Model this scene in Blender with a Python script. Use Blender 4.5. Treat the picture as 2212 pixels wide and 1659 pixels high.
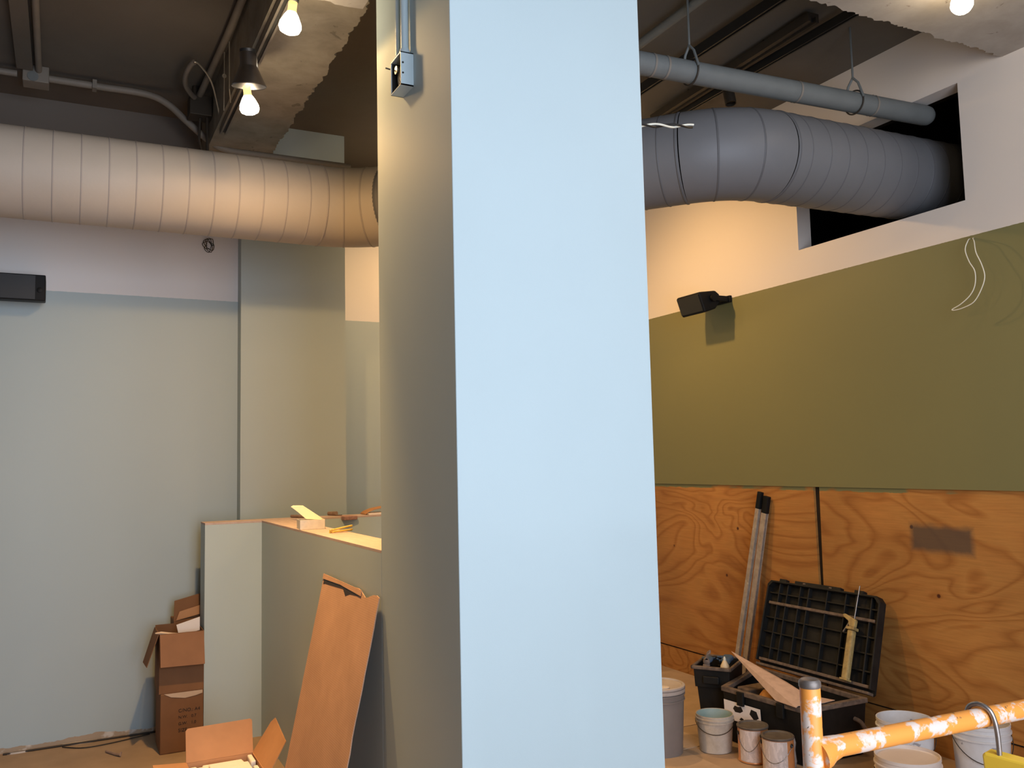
import bpy, bmesh, math, random
from mathutils import Vector, Matrix, Quaternion
R = random.Random(7)
SC = bpy.context.scene
for o in list(bpy.data.objects): bpy.data.objects.remove(o)
COL = SC.collection

# ------------------------------------------------------------------ camera
cam_d = bpy.data.cameras.new('camera'); cam = bpy.data.objects.new('camera', cam_d); COL.objects.link(cam)
YAW, PITCH, ROLL = 0.469520618, 0.0872232163, -0.022660528
fwd = Vector((math.sin(YAW)*math.cos(PITCH), math.cos(YAW)*math.cos(PITCH), math.sin(PITCH)))
r0 = Vector((math.cos(YAW), -math.sin(YAW), 0)); u0 = r0.cross(fwd)
rt = math.cos(ROLL)*r0 + math.sin(ROLL)*u0; up = -math.sin(ROLL)*r0 + math.cos(ROLL)*u0
M = Matrix((rt, up, -fwd)).transposed().to_4x4(); M.translation = (0, 0, 1.70)
cam.matrix_world = M
cam_d.sensor_width = 36.0; cam_d.lens = 1905.302/2212*36.0; cam_d.clip_start = 0.02
SC.camera = cam

# ------------------------------------------------------------------ sky and daylight
SKY = 8.1
w = bpy.data.worlds.new('overcast_sky'); SC.world = w; w.use_nodes = True
bg = w.node_tree.nodes['Background']; bg.inputs['Color'].default_value = (0.92, 1.03, 1.24, 1); bg.inputs['Strength'].default_value = SKY
WIN = (0.05, 2.55, 0.35, 3.95)     # storefront glazing in the rear wall: x0, x1, z0, z1
REAR = -1.05
pd = bpy.data.lights.new('storefront_portal', 'AREA'); pd.shape = 'RECTANGLE'; pd.size = WIN[1]-WIN[0]; pd.size_y = WIN[3]-WIN[2]
pd.cycles.is_portal = True
po = bpy.data.objects.new('storefront_portal', pd); COL.objects.link(po)
po.location = ((WIN[0]+WIN[1])/2, REAR-0.10, (WIN[2]+WIN[3])/2); po.rotation_euler = (math.radians(90), 0, 0)
SC.view_settings.view_transform = 'Standard'; SC.view_settings.look = 'None'
SC.view_settings.exposure = 0.0; SC.view_settings.gamma = 1.0; SC.view_settings.use_curve_mapping = False
WARM = (1.0, 0.575, 0.21)
LAMP_W = 1.0

# ------------------------------------------------------------------ materials
def lin(c):
    return tuple(((v/255)/12.92 if v/255 <= .04045 else ((v/255+.055)/1.055)**2.4) for v in c)
def base(name):
    m = bpy.data.materials.new(name); m.use_nodes = True
    nt = m.node_tree; b = nt.nodes['Principled BSDF']
    return m, nt, b
def N(nt, t, **kw):
    n = nt.nodes.new(t)
    for k, v in kw.items(): setattr(n, k, v)
    return n
def L(nt, a, b): nt.links.new(a, b)
def noise(nt, scale, detail=3, rough=.5, vec=None, dist=0):
    n = N(nt, 'ShaderNodeTexNoise'); n.inputs['Scale'].default_value = scale; n.inputs['Detail'].default_value = detail
    n.inputs['Roughness'].default_value = rough; n.inputs['Distortion'].default_value = dist
    if vec is not None: L(nt, vec, n.inputs['Vector'])
    return n
def ramp(nt, fac, stops, interp='LINEAR'):
    r = N(nt, 'ShaderNodeValToRGB'); r.color_ramp.interpolation = interp
    e = r.color_ramp.elements
    while len(e) < len(stops): e.new(.5)
    for i, (p, c) in enumerate(stops):
        e[i].position = p; e[i].color = (*c[:3], 1) if not isinstance(c, (int, float)) else (c, c, c, 1)
    L(nt, fac, r.inputs['Fac']); return r
def mixc(nt, fac, a, b):
    m = N(nt, 'ShaderNodeMix', data_type='RGBA')
    if isinstance(fac, (int, float)): m.inputs[0].default_value = fac
    else: L(nt, fac, m.inputs[0])
    for i, v in ((6, a), (7, b)):
        if isinstance(v, tuple): m.inputs[i].default_value = (*v[:3], 1)
        else: L(nt, v, m.inputs[i])
    return m.outputs[2]
def math_(nt, op, a, b=None, c=None, clamp=False):
    m = N(nt, 'ShaderNodeMath', operation=op, use_clamp=clamp)
    for i, v in enumerate((a, b, c)):
        if v is None: continue
        if isinstance(v, (int, float)): m.inputs[i].default_value = v
        else: L(nt, v, m.inputs[i])
    return m.outputs[0]
def coords(nt, scale=(1, 1, 1), loc=(0, 0, 0), rot=(0, 0, 0)):
    t = N(nt, 'ShaderNodeTexCoord'); mp = N(nt, 'ShaderNodeMapping')
    mp.inputs['Scale'].default_value = scale; mp.inputs['Location'].default_value = loc; mp.inputs['Rotation'].default_value = rot
    L(nt, t.outputs['Object'], mp.inputs['Vector']); return mp.outputs[0]
def bump(nt, b, h, strength=.2, dist=.002):
    n = N(nt, 'ShaderNodeBump'); n.inputs['Strength'].default_value = strength; n.inputs['Distance'].default_value = dist
    L(nt, h, n.inputs['Height']); L(nt, n.outputs[0], b.inputs['Normal'])
def plain(name, col, rough=.6, metal=0, var=.12, scale=8, bs=0, bscale=60, spec=.5):
    m, nt, b = base(name); v = coords(nt)
    n = noise(nt, scale, 4, .6, v)
    r = ramp(nt, n.outputs['Fac'], [(.25, tuple(c*(1-var) for c in col)), (.75, tuple(min(1, c*(1+var)) for c in col))])
    L(nt, r.outputs[0], b.inputs['Base Color'])
    b.inputs['Roughness'].default_value = rough; b.inputs['Metallic'].default_value = metal
    b.inputs['Specular IOR Level'].default_value = spec
    if bs: bump(nt, b, noise(nt, bscale, 3, .6, v).outputs['Fac'], bs, .004)
    return m
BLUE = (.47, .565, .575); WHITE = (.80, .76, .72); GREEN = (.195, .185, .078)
def paint(name, col, rough=.45, spec=.4):
    m, nt, b = base(name); v = coords(nt)
    n = noise(nt, 1.3, 3, .5, v)
    r = ramp(nt, n.outputs['Fac'], [(.3, tuple(c*.975 for c in col)), (.7, tuple(c*1.02 for c in col))])
    L(nt, r.outputs[0], b.inputs['Base Color']); b.inputs['Roughness'].default_value = rough
    b.inputs['Specular IOR Level'].default_value = spec
    bump(nt, b, noise(nt, 260, 2, .5, v).outputs['Fac'], .12, .0012); return m
def two_tone(name, low, high, z, foot=None, rough=.5, dark=None):
    m, nt, b = base(name); g = N(nt, 'ShaderNodeNewGeometry'); s = N(nt, 'ShaderNodeSeparateXYZ'); L(nt, g.outputs['Position'], s.inputs[0])
    nz = noise(nt, 40, 2, .5, g.outputs['Position'])
    zz = math_(nt, 'ADD', s.outputs[2], math_(nt, 'MULTIPLY', math_(nt, 'SUBTRACT', nz.outputs['Fac'], .5), .004))
    f = math_(nt, 'GREATER_THAN', zz, z)
    c = mixc(nt, f, low, high)
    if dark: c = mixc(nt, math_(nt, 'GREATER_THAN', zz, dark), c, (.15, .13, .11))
    mott = ramp(nt, noise(nt, 1.1, 3, .5, g.outputs['Position']).outputs['Fac'], [(.3, .965), (.7, 1.0)])
    mm = N(nt, 'ShaderNodeMix', data_type='RGBA', blend_type='MULTIPLY'); mm.inputs[0].default_value = 1
    L(nt, c, mm.inputs[6]); L(nt, mott.outputs[0], mm.inputs[7]); c = mm.outputs[2]
    if foot:
        n2 = noise(nt, 5, 4, .6, g.outputs['Position'])
        f2 = math_(nt, 'LESS_THAN', math_(nt, 'ADD', s.outputs[2], math_(nt, 'MULTIPLY', math_(nt, 'SUBTRACT', n2.outputs['Fac'], .5), .07)), .040)
        n3 = ramp(nt, noise(nt, 9, 3, .6, g.outputs['Position']).outputs['Fac'], [(.52, foot), (.60, (.62, .56, .48))])
        c = mixc(nt, f2, c, n3.outputs[0])
    L(nt, c, b.inputs['Base Color']); b.inputs['Roughness'].default_value = rough; b.inputs['Specular IOR Level'].default_value = .35
    bump(nt, b, noise(nt, 260, 2, .5, g.outputs['Position']).outputs['Fac'], .12, .0012); return m
def plywood(name, seed, stain=False, paint_edge=True):
    m, nt, b = base(name); g = N(nt, 'ShaderNodeNewGeometry'); P = g.outputs['Position']
    s = N(nt, 'ShaderNodeSeparateXYZ'); L(nt, P, s.inputs[0])
    mp = N(nt, 'ShaderNodeMapping'); mp.inputs['Scale'].default_value = (1, .55, 1.5); mp.inputs['Location'].default_value = (seed*3.1, seed*1.7, seed*.9); L(nt, P, mp.inputs['Vector'])
    big = noise(nt, 1.15, 2, .45, mp.outputs[0], 1.1)
    fig = math_(nt, 'FRACT', math_(nt, 'MULTIPLY', big.outputs['Fac'], 12.5))
    mp2 = N(nt, 'ShaderNodeMapping'); mp2.inputs['Scale'].default_value = (1, 3, 60); L(nt, P, mp2.inputs['Vector'])
    fine = noise(nt, 1.6, 4, .65, mp2.outputs[0], .4)
    r1 = ramp(nt, fig, [(0, (.39, .165, .040)), (.10, (.335, .135, .031)), (.34, (.43, .19, .048)), (.85, (.45, .21, .054)), (1, (.39, .165, .040))])
    r2 = ramp(nt, fine.outputs['Fac'], [(.3, .80), (.7, 1.08)])
    mm = N(nt, 'ShaderNodeMix', data_type='RGBA', blend_type='MULTIPLY'); mm.inputs[0].default_value = .8
    L(nt, r1.outputs[0], mm.inputs[6]); L(nt, r2.outputs[0], mm.inputs[7]); c = mm.outputs[2]
    patch = ramp(nt, noise(nt, 1.4, 2, .5, P).outputs['Fac'], [(.35, .80), (.65, 1.12)])
    m3 = N(nt, 'ShaderNodeMix', data_type='RGBA', blend_type='MULTIPLY'); m3.inputs[0].default_value = .7
    L(nt, c, m3.inputs[6]); L(nt, patch.outputs[0], m3.inputs[7]); c = m3.outputs[2]
    vo = N(nt, 'ShaderNodeTexVoronoi'); vo.inputs['Scale'].default_value = 4.2; vo.inputs['Randomness'].default_value = 1; L(nt, P, vo.inputs['Vector'])
    kn = ramp(nt, vo.outputs['Distance'], [(.035, 1.0), (.06, 0.0)])
    c = mixc(nt, kn.outputs[0], c, (.07, .018, .008))
    nz = noise(nt, 14, 4, .6, P)
    off = math_(nt, 'MULTIPLY', math_(nt, 'SUBTRACT', nz.outputs['Fac'], .5), .05)
    if stain:
        a1 = math_(nt, 'ABSOLUTE', math_(nt, 'SUBTRACT', s.outputs[1], 3.40)); a2 = math_(nt, 'ABSOLUTE', math_(nt, 'SUBTRACT', math_(nt, 'ADD', s.outputs[2], math_(nt, 'MULTIPLY', s.outputs[1], -.02)), 1.138))
        d = math_(nt, 'MAXIMUM', math_(nt, 'SUBTRACT', a1, .185), math_(nt, 'SUBTRACT', a2, .062))
        f = ramp(nt, math_(nt, 'ADD', math_(nt, 'ADD', d, math_(nt, 'MULTIPLY', off, .6)), .5), [(.49, .86), (.53, 0.0)])
        c = mixc(nt, f.outputs[0], c, (.085, .062, .045))
    if paint_edge:
        f = math_(nt, 'GREATER_THAN', math_(nt, 'ADD', s.outputs[2], math_(nt, 'MULTIPLY', off, .5)), 1.462)
        n4 = ramp(nt, noise(nt, 2.2, 2, .5, P).outputs['Fac'], [(.46, 0.0), (.5, 1.0)])
        c = mixc(nt, math_(nt, 'MULTIPLY', f, n4.outputs[0]), c, GREEN)
    L(nt, c, b.inputs['Base Color']); b.inputs['Roughness'].default_value = .55; b.inputs['Specular IOR Level'].default_value = .3
    bump(nt, b, fine.outputs['Fac'], .15, .002); return m
def patched(name, c1, c2, scale, lo, hi, rough=.5, c3=None, vec=(1, 1, 1), metal=0, spec=.5):
    m, nt, b = base(name); v = coords(nt, vec)
    n = noise(nt, scale, 5, .62, v, .3)
    r = ramp(nt, n.outputs['Fac'], [(lo, c1), (hi, c2)]); c = r.outputs[0]
    if c3:
        n2 = noise(nt, scale*1.7, 4, .6, coords(nt, vec, (5, 3, 2)), .6)
        r2 = ramp(nt, n2.outputs['Fac'], [(.66, 0.0), (.69, 1.0)]); c = mixc(nt, r2.outputs[0], c, c3)
    L(nt, c, b.inputs['Base Color']); b.inputs['Roughness'].default_value = rough; b.inputs['Metallic'].default_value = metal; b.inputs['Specular IOR Level'].default_value = spec
    bump(nt, b, n.outputs['Fac'], .15, .002); return m
def cardboard(name, col, flute=None):
    m, nt, b = base(name); v = coords(nt)
    n = noise(nt, 3.5, 4, .6, v)
    r = ramp(nt, n.outputs['Fac'], [(.3, tuple(c*.86 for c in col)), (.7, tuple(c*1.1 for c in col))]); c = r.outputs[0]
    if flute:
        wv = N(nt, 'ShaderNodeTexWave', bands_direction=flute); wv.inputs['Scale'].default_value = 36; wv.inputs['Distortion'].default_value = .3; L(nt, v, wv.inputs['Vector'])
        rr = ramp(nt, wv.outputs['Fac'], [(0, .94), (1, 1.03)])
        mm = N(nt, 'ShaderNodeMix', data_type='RGBA', blend_type='MULTIPLY'); mm.inputs[0].default_value = 1
        L(nt, c, mm.inputs[6]); L(nt, rr.outputs[0], mm.inputs[7]); c = mm.outputs[2]
        bump(nt, b, wv.outputs['Fac'], .10, .001)
    L(nt, c, b.inputs['Base Color']); b.inputs['Roughness'].default_value = .8; b.inputs['Specular IOR Level'].default_value = .2
    return m
def print_lines(name, paper, ink):
    m, nt, b = base(name); v = coords(nt); s = N(nt, 'ShaderNodeSeparateXYZ'); L(nt, v, s.inputs[0])
    st = math_(nt, 'FRACT', math_(nt, 'MULTIPLY', s.outputs[2], 150))
    on = math_(nt, 'LESS_THAN', st, .45)
    n = noise(nt, 60, 3, .6, coords(nt, (1, 1, .35)))
    wd = math_(nt, 'GREATER_THAN', n.outputs['Fac'], .50)
    c = mixc(nt, math_(nt, 'MULTIPLY', math_(nt, 'MULTIPLY', on, wd), .45), paper, ink)
    L(nt, c, b.inputs['Base Color']); b.inputs['Roughness'].default_value = .6; return m
def emitter(name, col, strength, trans=0.5):
    m, nt, b = base(name); nt.nodes.remove(b); out = nt.nodes['Material Output']
    e = N(nt, 'ShaderNodeEmission'); e.inputs['Color'].default_value = (*col, 1); e.inputs['Strength'].default_value = strength
    t = N(nt, 'ShaderNodeBsdfTransparent'); a = N(nt, 'ShaderNodeAddShader'); t.inputs['Color'].default_value = (trans,)*3+(1,)
    L(nt, e.outputs[0], a.inputs[0]); L(nt, t.outputs[0], a.inputs[1]); L(nt, a.outputs[0], out.inputs['Surface']); return m

MT = {}
MT['column'] = paint('column_pale_blue_paint', BLUE, .62, .22)
MT['pil'] = paint('pilaster_blue_paint', (.425, .505, .51), .5, .35)
MT['blue'] = paint('pale_blue_wall_paint', BLUE, .62, .22)
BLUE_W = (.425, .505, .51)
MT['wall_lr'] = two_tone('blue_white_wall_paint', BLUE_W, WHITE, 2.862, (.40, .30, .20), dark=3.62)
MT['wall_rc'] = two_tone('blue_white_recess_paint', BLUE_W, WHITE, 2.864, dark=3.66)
MT['wall_gr'] = two_tone('green_white_wall_paint', GREEN, (.72, .66, .60), 2.872)
MT['white'] = paint('white_paint', WHITE, .55)
MT['dim'] = paint('taupe_paint', (.20, .175, .15), .7)
MT['backing'] = plain('dark_stud_cavity', (.02, .013, .008), .9)
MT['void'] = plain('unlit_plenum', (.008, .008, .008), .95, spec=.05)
MT['ply1'] = plywood('plywood_a', 1); MT['ply2'] = plywood('plywood_b', 2.3, True); MT['ply3'] = plywood('plywood_c', 4.1); MT['ply4'] = plywood('plywood_strip', 5.7, False, False)
MT['ceiling'] = plain('brown_ceiling_paint', (.125, .112, .095), .85, var=.1, scale=2, bs=.3, bscale=30, spec=.2)
MT['beam'] = patched('sprayed_beam', (.22, .195, .155), (.31, .28, .23), 6, .35, .7, .9, (.16, .14, .11), spec=.2)
MT['beam2'] = patched('sprayed_beam_grey', (.34, .31, .27), (.42, .39, .35), 5, .35, .7, .9, (.22, .19, .16), spec=.2)
MT['floor'] = plain('dusty_floor', (.36, .255, .165), .85, var=.16, scale=3.5, bs=.15, bscale=25, spec=.2)
MT['sheet'] = plain('floor_protection_board', (.43, .31, .205), .85, var=.14, scale=5, bs=.1, bscale=30, spec=.2)
MT['duct'] = plain('painted_duct_metal', (.46, .41, .35), .55, 0, .05, 3, .1, 40, .3)
MT['ductseam'] = plain('duct_seam_paint', (.36, .32, .29), .6, 0, .05, 3)
MT['ductgrey'] = plain('duct_dark_grey', (.155, .155, .16), .5, 0, .05, 3, .1, 40, .35)  # darker, greyer tone for the duct sections past the first elbow
MT['ductgreyseam'] = plain('duct_grey_seam', (.10, .10, .105), .6, 0, .05, 3)
MT['pipe'] = plain('grey_pipe_paint', (.14, .15, .145), .6, var=.08, scale=10, bs=.2, bscale=50)
MT['darkpipe'] = plain('brown_conduit_paint', (.20, .175, .145), .6)
MT['conduitblue'] = plain('conduit_blue_paint', (.45, .55, .58), .4, var=.04)
MT['blackplastic'] = plain('black_plastic', (.006, .006, .006), .55, var=.2, scale=20, spec=.2)
MT['black'] = plain('black_enamel', (.01, .01, .01), .5)
MT['tool'] = patched('dusty_black_plastic', (.006, .006, .0055), (.016, .0145, .0125), 9, .4, .75, .6, spec=.3)
MT['dust'] = patched('dust_coated_plastic', (.17, .12, .085), (.06, .045, .035), 30, .4, .75, .9)
MT['chrome'] = plain('brushed_metal', (.26, .26, .28), .30, 1, .1)
MT['alu'] = patched('scuffed_aluminium', (.46, .38, .30), (.34, .28, .22), 18, .4, .65, .55, (.55, .52, .40), metal=.3)
MT['steel'] = plain('worn_steel', (.30, .26, .23), .4, .9, .2, 40)
MT['rust'] = plain('dark_steel', (.05, .04, .03), .6, .5)
MT['card'] = cardboard('brown_cardboard', (.21, .105, .050)); MT['card2'] = cardboard('kraft_cardboard', (.50, .265, .13)); MT['cardf'] = cardboard('fluted_cardboard', (.56, .34, .22), 'Z')
MT['card3'] = cardboard('mid_brown_cardboard', (.28, .145, .078))
MT['ink'] = plain('black_print_ink', (.03, .018, .012), .8)
MT['tape'] = plain('clear_packing_tape', (.55, .42, .30), .25, spec=.6)
MT['paper'] = plain('white_paper', (.85, .78, .72), .8, var=.03)
MT['foam'] = plain('white_foam', (.88, .84, .78), .8, var=.04, scale=30, bs=.2, bscale=120)
MT['raw'] = patched('raw_plywood_cap', (.58, .46, .42), (.50, .39, .34), 12, .35, .7, .75, vec=(3, .6, 1), spec=.2)
MT['orange'] = patched('chipped_orange_enamel', (.72, .27, .045), (.62, .50, .42), 20, .52, .58, .45, (.10, .06, .035))
MT['orangedk'] = plain('worn_cap', (.16, .13, .11), .5, .5, .3, 60)
MT['yellow'] = plain('yellow_enamel', (.85, .55, .05), .4, var=.06)
MT['caulk'] = patched('yellow_caulk_gun', (.42, .30, .11), (.26, .18, .07), 30, .4, .7, .6, (.45, .38, .28))
MT['plaswhite'] = patched('paint_splashed_white_plastic', (.66, .64, .62), (.58, .55, .52), 9, .4, .7, .5, (.32, .29, .28))
MT['plasclean'] = plain('white_bucket_plastic', (.66, .56, .48), .5, var=.05)
MT['plasgrey'] = plain('grey_bucket_plastic', (.20, .17, .15), .5, var=.08)
MT['lidgrey'] = patched('dusty_grey_lid', (.46, .40, .35), (.38, .32, .27), 9, .4, .7, .7)
MT['dirtybucket'] = patched('plaster_smeared_bucket', (.52, .45, .36), (.40, .33, .25), 14, .38, .66, .65, (.58, .50, .42))
MT['teal'] = patched('teal_paint_residue', (.30, .40, .37), (.40, .46, .42), 10, .4, .7, .35, (.55, .25, .07))
MT['canlid'] = patched('dusty_can_lid', (.11, .09, .07), (.06, .048, .04), 20, .4, .7, .6)
MT['canlabel'] = print_lines('printed_can_label', (.66, .56, .50), (.16, .12, .10))
MT['cancopper'] = plain('orange_can_band', (.62, .27, .10), .35, .3, .15, 14)
MT['wire'] = plain('white_wire', (.74, .72, .60), .5)
MT['hose'] = plain('flexible_conduit', (.23, .20, .17), .5, .4)
MT['hoselit'] = plain('lit_metal_flex', (.50, .46, .38), .35, .7)  # lighter copy of the hose metal, the light on it put into the colour
MT['glove'] = plain('blue_glove_fabric', (.05, .09, .15), .8, var=.2, scale=40)
MT['gloveg'] = plain('grey_work_glove', (.20, .15, .12), .9, var=.35, scale=30)
MT['cream'] = plain('cream_plastic', (.72, .56, .34), .5)
MT['rag'] = plain('orange_cloth', (.70, .32, .08), .85, var=.15, scale=20, bs=.3)
MT['sheetcard'] = patched('stained_card_sheet', (.60, .42, .31), (.48, .33, .24), 16, .4, .7, .85)
MT['clearplastic'] = plain('cloudy_plastic', (.72, .66, .52), .35, var=.1, scale=40)
MT['cream2'] = plain('cream_paper', (.88, .80, .58), .7, var=.04)
MT['yellowfoam'] = plain('yellow_rubber', (.85, .60, .12), .6)
MT['bristle'] = plain('reddish_bristle', (.36, .21, .18), .9, var=.3, scale=80)
MT['handle'] = plain('worn_brown_handle', (.28, .19, .14), .6, var=.3, scale=30)
MT['bulb'] = emitter('lit_bulb_glass', (1.0, .78, .50), 42.0)
MT['bulbneck'] = emitter('lit_bulb_neck', (1.0, .62, .22), 1.6, .2)
MT['plaster'] = plain('white_plaster_scrap', (.60, .53, .45), .9)
MT['bag'] = plain('grey_plastic_bag', (.30, .27, .25), .35, var=.3, scale=30, bs=.5, bscale=40)

# ------------------------------------------------------------------ mesh helpers
class MB:
    def __init__(s): s.v = []; s.f = []
    def add(s, vs, fs):
        o = len(s.v); s.v += [Vector(p) for p in vs]; s.f += [tuple(i+o for i in f) for f in fs]; return s
    def box(s, x0, x1, y0, y1, z0, z1, fr=None):
        P = [(x, y, z) for z in (z0, z1) for y in (y0, y1) for x in (x0, x1)]
        if fr: P = [fr(*p) for p in P]
        return s.add(P, [(0, 2, 3, 1), (4, 5, 7, 6), (0, 1, 5, 4), (2, 6, 7, 3), (0, 4, 6, 2), (1, 3, 7, 5)])
    def prism(s, poly, a, b, fr):                     # poly in (p,q), extruded from a to b; fr(p,q,h)
        n = len(poly); vs = [fr(p, q, a) for p, q in poly]+[fr(p, q, b) for p, q in poly]
        fs = [tuple(reversed(range(n))), tuple(range(n, 2*n))]+[(i, (i+1) % n, n+(i+1) % n, n+i) for i in range(n)]
        return s.add(vs, fs)
    def tube(s, pts, r, n=12, caps=True):
        pts = [Vector(p) for p in pts]; rs = r if isinstance(r, (list, tuple)) else [r]*len(pts)
        vs = []; prev = None
        for i, p in enumerate(pts):
            d = (pts[min(i+1, len(pts)-1)]-pts[max(i-1, 0)]).normalized()
            if prev is None:
                a = Vector((0, 0, 1)) if abs(d.z) < .9 else Vector((1, 0, 0)); u = d.cross(a).normalized()
            else: u = (prev-d*prev.dot(d)).normalized()
            prev = u; w_ = d.cross(u)
            vs += [p+(u*math.cos(t)+w_*math.sin(t))*rs[i] for t in [2*math.pi*k/n for k in range(n)]]
        fs = [(i*n+k, i*n+(k+1) % n, (i+1)*n+(k+1) % n, (i+1)*n+k) for i in range(len(pts)-1) for k in range(n)]
        if caps: fs += [tuple(reversed(range(n))), tuple(range((len(pts)-1)*n, len(pts)*n))]
        return s.add(vs, fs)
    def lathe(s, prof, c, n=40, axis=None):           # prof: (r, h); around axis from c
        q = Vector((0, 0, 1)).rotation_difference(Vector(axis).normalized()) if axis else Quaternion()
        vs = []; rings = []
        for r, h in prof:
            if r < 1e-6: rings.append([len(vs)]); vs.append(Vector(c)+q @ Vector((0, 0, h)))
            else:
                rings.append(list(range(len(vs), len(vs)+n)))
                vs += [Vector(c)+q @ Vector((r*math.cos(2*math.pi*k/n), r*math.sin(2*math.pi*k/n), h)) for k in range(n)]
        fs = []
        for A, B in zip(rings, rings[1:]):
            for k in range(n):
                a0, a1 = A[k % len(A)], A[(k+1) % len(A)]; b0, b1 = B[k % len(B)], B[(k+1) % len(B)]
                f = [a0, a1, b1, b0]; g = []
                for i in f:
                    if i not in g: g.append(i)
                if len(g) > 2: fs.append(tuple(g))
        return s.add(vs, fs)
    def build(s, name, mat, parent=None, origin=None, smooth=None, bevel=0, label=None):
        wp = WL.get(parent.name, Vector((0, 0, 0))) if parent else Vector((0, 0, 0))
        if origin is None: origin = tuple(wp) if parent else (0, 0, 0)
        og = Vector(origin)
        me = bpy.data.meshes.new(name); me.from_pydata([tuple(p-og) for p in s.v], [], s.f); me.validate()
        bm = bmesh.new(); bm.from_mesh(me); bmesh.ops.recalc_face_normals(bm, faces=bm.faces); bm.to_mesh(me); bm.free()
        me.materials.append(MT[mat] if isinstance(mat, str) else mat)
        if smooth:
            me.polygons.foreach_set('use_smooth', [True]*len(me.polygons)); me.set_sharp_from_angle(angle=math.radians(smooth))
        o = bpy.data.objects.new(name, me); COL.objects.link(o); o.location = og-wp
        if parent: o.parent = parent
        WL[o.name] = og
        if bevel:
            bv = o.modifiers.new('edge', 'BEVEL'); bv.width = bevel; bv.segments = 2; bv.limit_method = 'ANGLE'; bv.angle_limit = math.radians(40)
        if label: o['label'] = label
        return o
WL = {}
def tag(o, label, cat, group=None, kind=None):
    o['label'] = label; o['category'] = cat
    if group: o['group'] = group
    if kind: o['kind'] = kind
    return o
def thing(name, loc, label, cat, group=None):
    o = bpy.data.objects.new(name, None); COL.objects.link(o); o.location = loc; o.empty_display_size = .1
    WL[o.name] = Vector(loc); return tag(o, label, cat, group)
def structure(o, label=None):
    o['kind'] = 'structure'
    if label: o['label'] = label
    return o
def frame(o, u, v, n=None):
    o = Vector(o); u = Vector(u).normalized(); v = Vector(v); v = (v-u*v.dot(u)).normalized(); n = Vector(n) if n else u.cross(v)
    return lambda a, b, c: o+u*a+v*b+n*c
def smooth_pts(pts, k=8):                              # Catmull-Rom
    P = [Vector(p) for p in pts]; out = []
    for i in range(len(P)-1):
        a, b, c, d = P[max(i-1, 0)], P[i], P[i+1], P[min(i+2, len(P)-1)]
        for t in [j/k for j in range(k)]:
            out.append(.5*((2*b)+(c-a)*t+(2*a-5*b+4*c-d)*t*t+(3*b-a-3*c+d)*t**3))
    return out+[P[-1]]

# ------------------------------------------------------------------ the room
CE = 4.13; XR = 4.40; XL = -3.5; BW = 6.344
structure(MB().box(XL-.1, 5.3, REAR-.2, 7.1, -.10, 0).build('floor', 'floor'), 'dusty bare floor of the room')
fl = bpy.data.objects['floor']
for a in ((2.20, 3.243, 3.30, 4.30), (3.25, 4.405, 2.2, 3.27), (2.20, 3.243, 1.2, 3.29), (2.20, 3.46, 4.31, 5.6), (3.47, 4.405, 4.66, 5.9), (-.9, .49, 4.2, 5.55), (-2.6, -.91, 3.4, 5.5)):
    MB().box(a[0], a[1], a[2], a[3], 0, .003).build('protection_sheet', 'sheet', fl)
structure(MB().box(XL-.1, 5.7, REAR-.2, 7.1, CE, CE+.15).build('ceiling', 'ceiling'), 'dark brown painted ceiling')
structure(MB().box(XL, 1.80, BW, BW+.5, 0, CE).build('wall_back', 'wall_lr'), 'back wall pale blue below and white above')
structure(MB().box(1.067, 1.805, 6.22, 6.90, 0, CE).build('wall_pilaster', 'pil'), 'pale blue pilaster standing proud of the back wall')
structure(MB().box(1.80, 4.52, 6.90, 7.05, 0, CE).build('wall_recess', 'wall_rc'), 'recessed back wall beyond the pilaster')
structure(MB().box(XL-.1, XL, REAR, 7.0, 0, CE).build('wall_left', 'dim'))
m = MB(); x0, x1, z0, z1 = WIN
m.box(XL, x0, REAR-.2, REAR, 0, CE).box(x1, XR+.12, REAR-.2, REAR, 0, CE).box(x0, x1, REAR-.2, REAR, 0, z0).box(x0, x1, REAR-.2, REAR, z1, CE)
structure(m.build('wall_rear', 'dim'))
m = MB()
for i in range(4): xx = x0+(x1-x0)*i/3; m.box(xx-.025, xx+.025, REAR-.15, REAR-.05, z0, z1)
for zz in (z0, 2.5, z1): m.box(x0, x1, REAR-.15, REAR-.05, zz-.025, zz+.025)
structure(m.build('window_1', 'black'), 'storefront window frame')
# right wall with the duct opening
OY0, OY1, OZ0, OZ1 = 3.103, 4.345, 3.076, 3.745
m = MB(); T = .12; ZB = 1.487
m.box(XR, XR+T, REAR, OY0, ZB, CE).box(XR, XR+T, OY1, 6.90, ZB, CE).box(XR, XR+T, OY0, OY1, ZB, OZ0).box(XR, XR+T, OY0, OY1, OZ1, CE)
wr = structure(m.build('wall_right', 'wall_gr'), 'right wall olive green below white with a duct opening')
MB().box(XR+.032, XR+T, REAR, 6.90, 0, ZB).build('stud_cavity', 'backing', wr)
for y0, y1, mt in ((4.322, 6.76, 'ply1'), (1.86, 4.297, 'ply2'), (-.58, 1.855, 'ply3')):
    k = .014 if y0 > 4 else 0; j = .012 if 1 < y0 < 2 else 0
    MB().prism([(y0, .186), (y1, .186), (y1-j, ZB+.004), (y0+k, ZB+.004)], XR+.012, XR+.03, lambda p, q, h: Vector((h, p, q))).build('plywood_sheet', mt, wr)
for y0, y1 in ((3.30, 5.74), (5.744, 6.88), (.86, 3.295)):
    MB().box(XR+.012, XR+.03, y0, y1, 0.0, .174).build('plywood_strip', 'ply4', wr)
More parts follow.
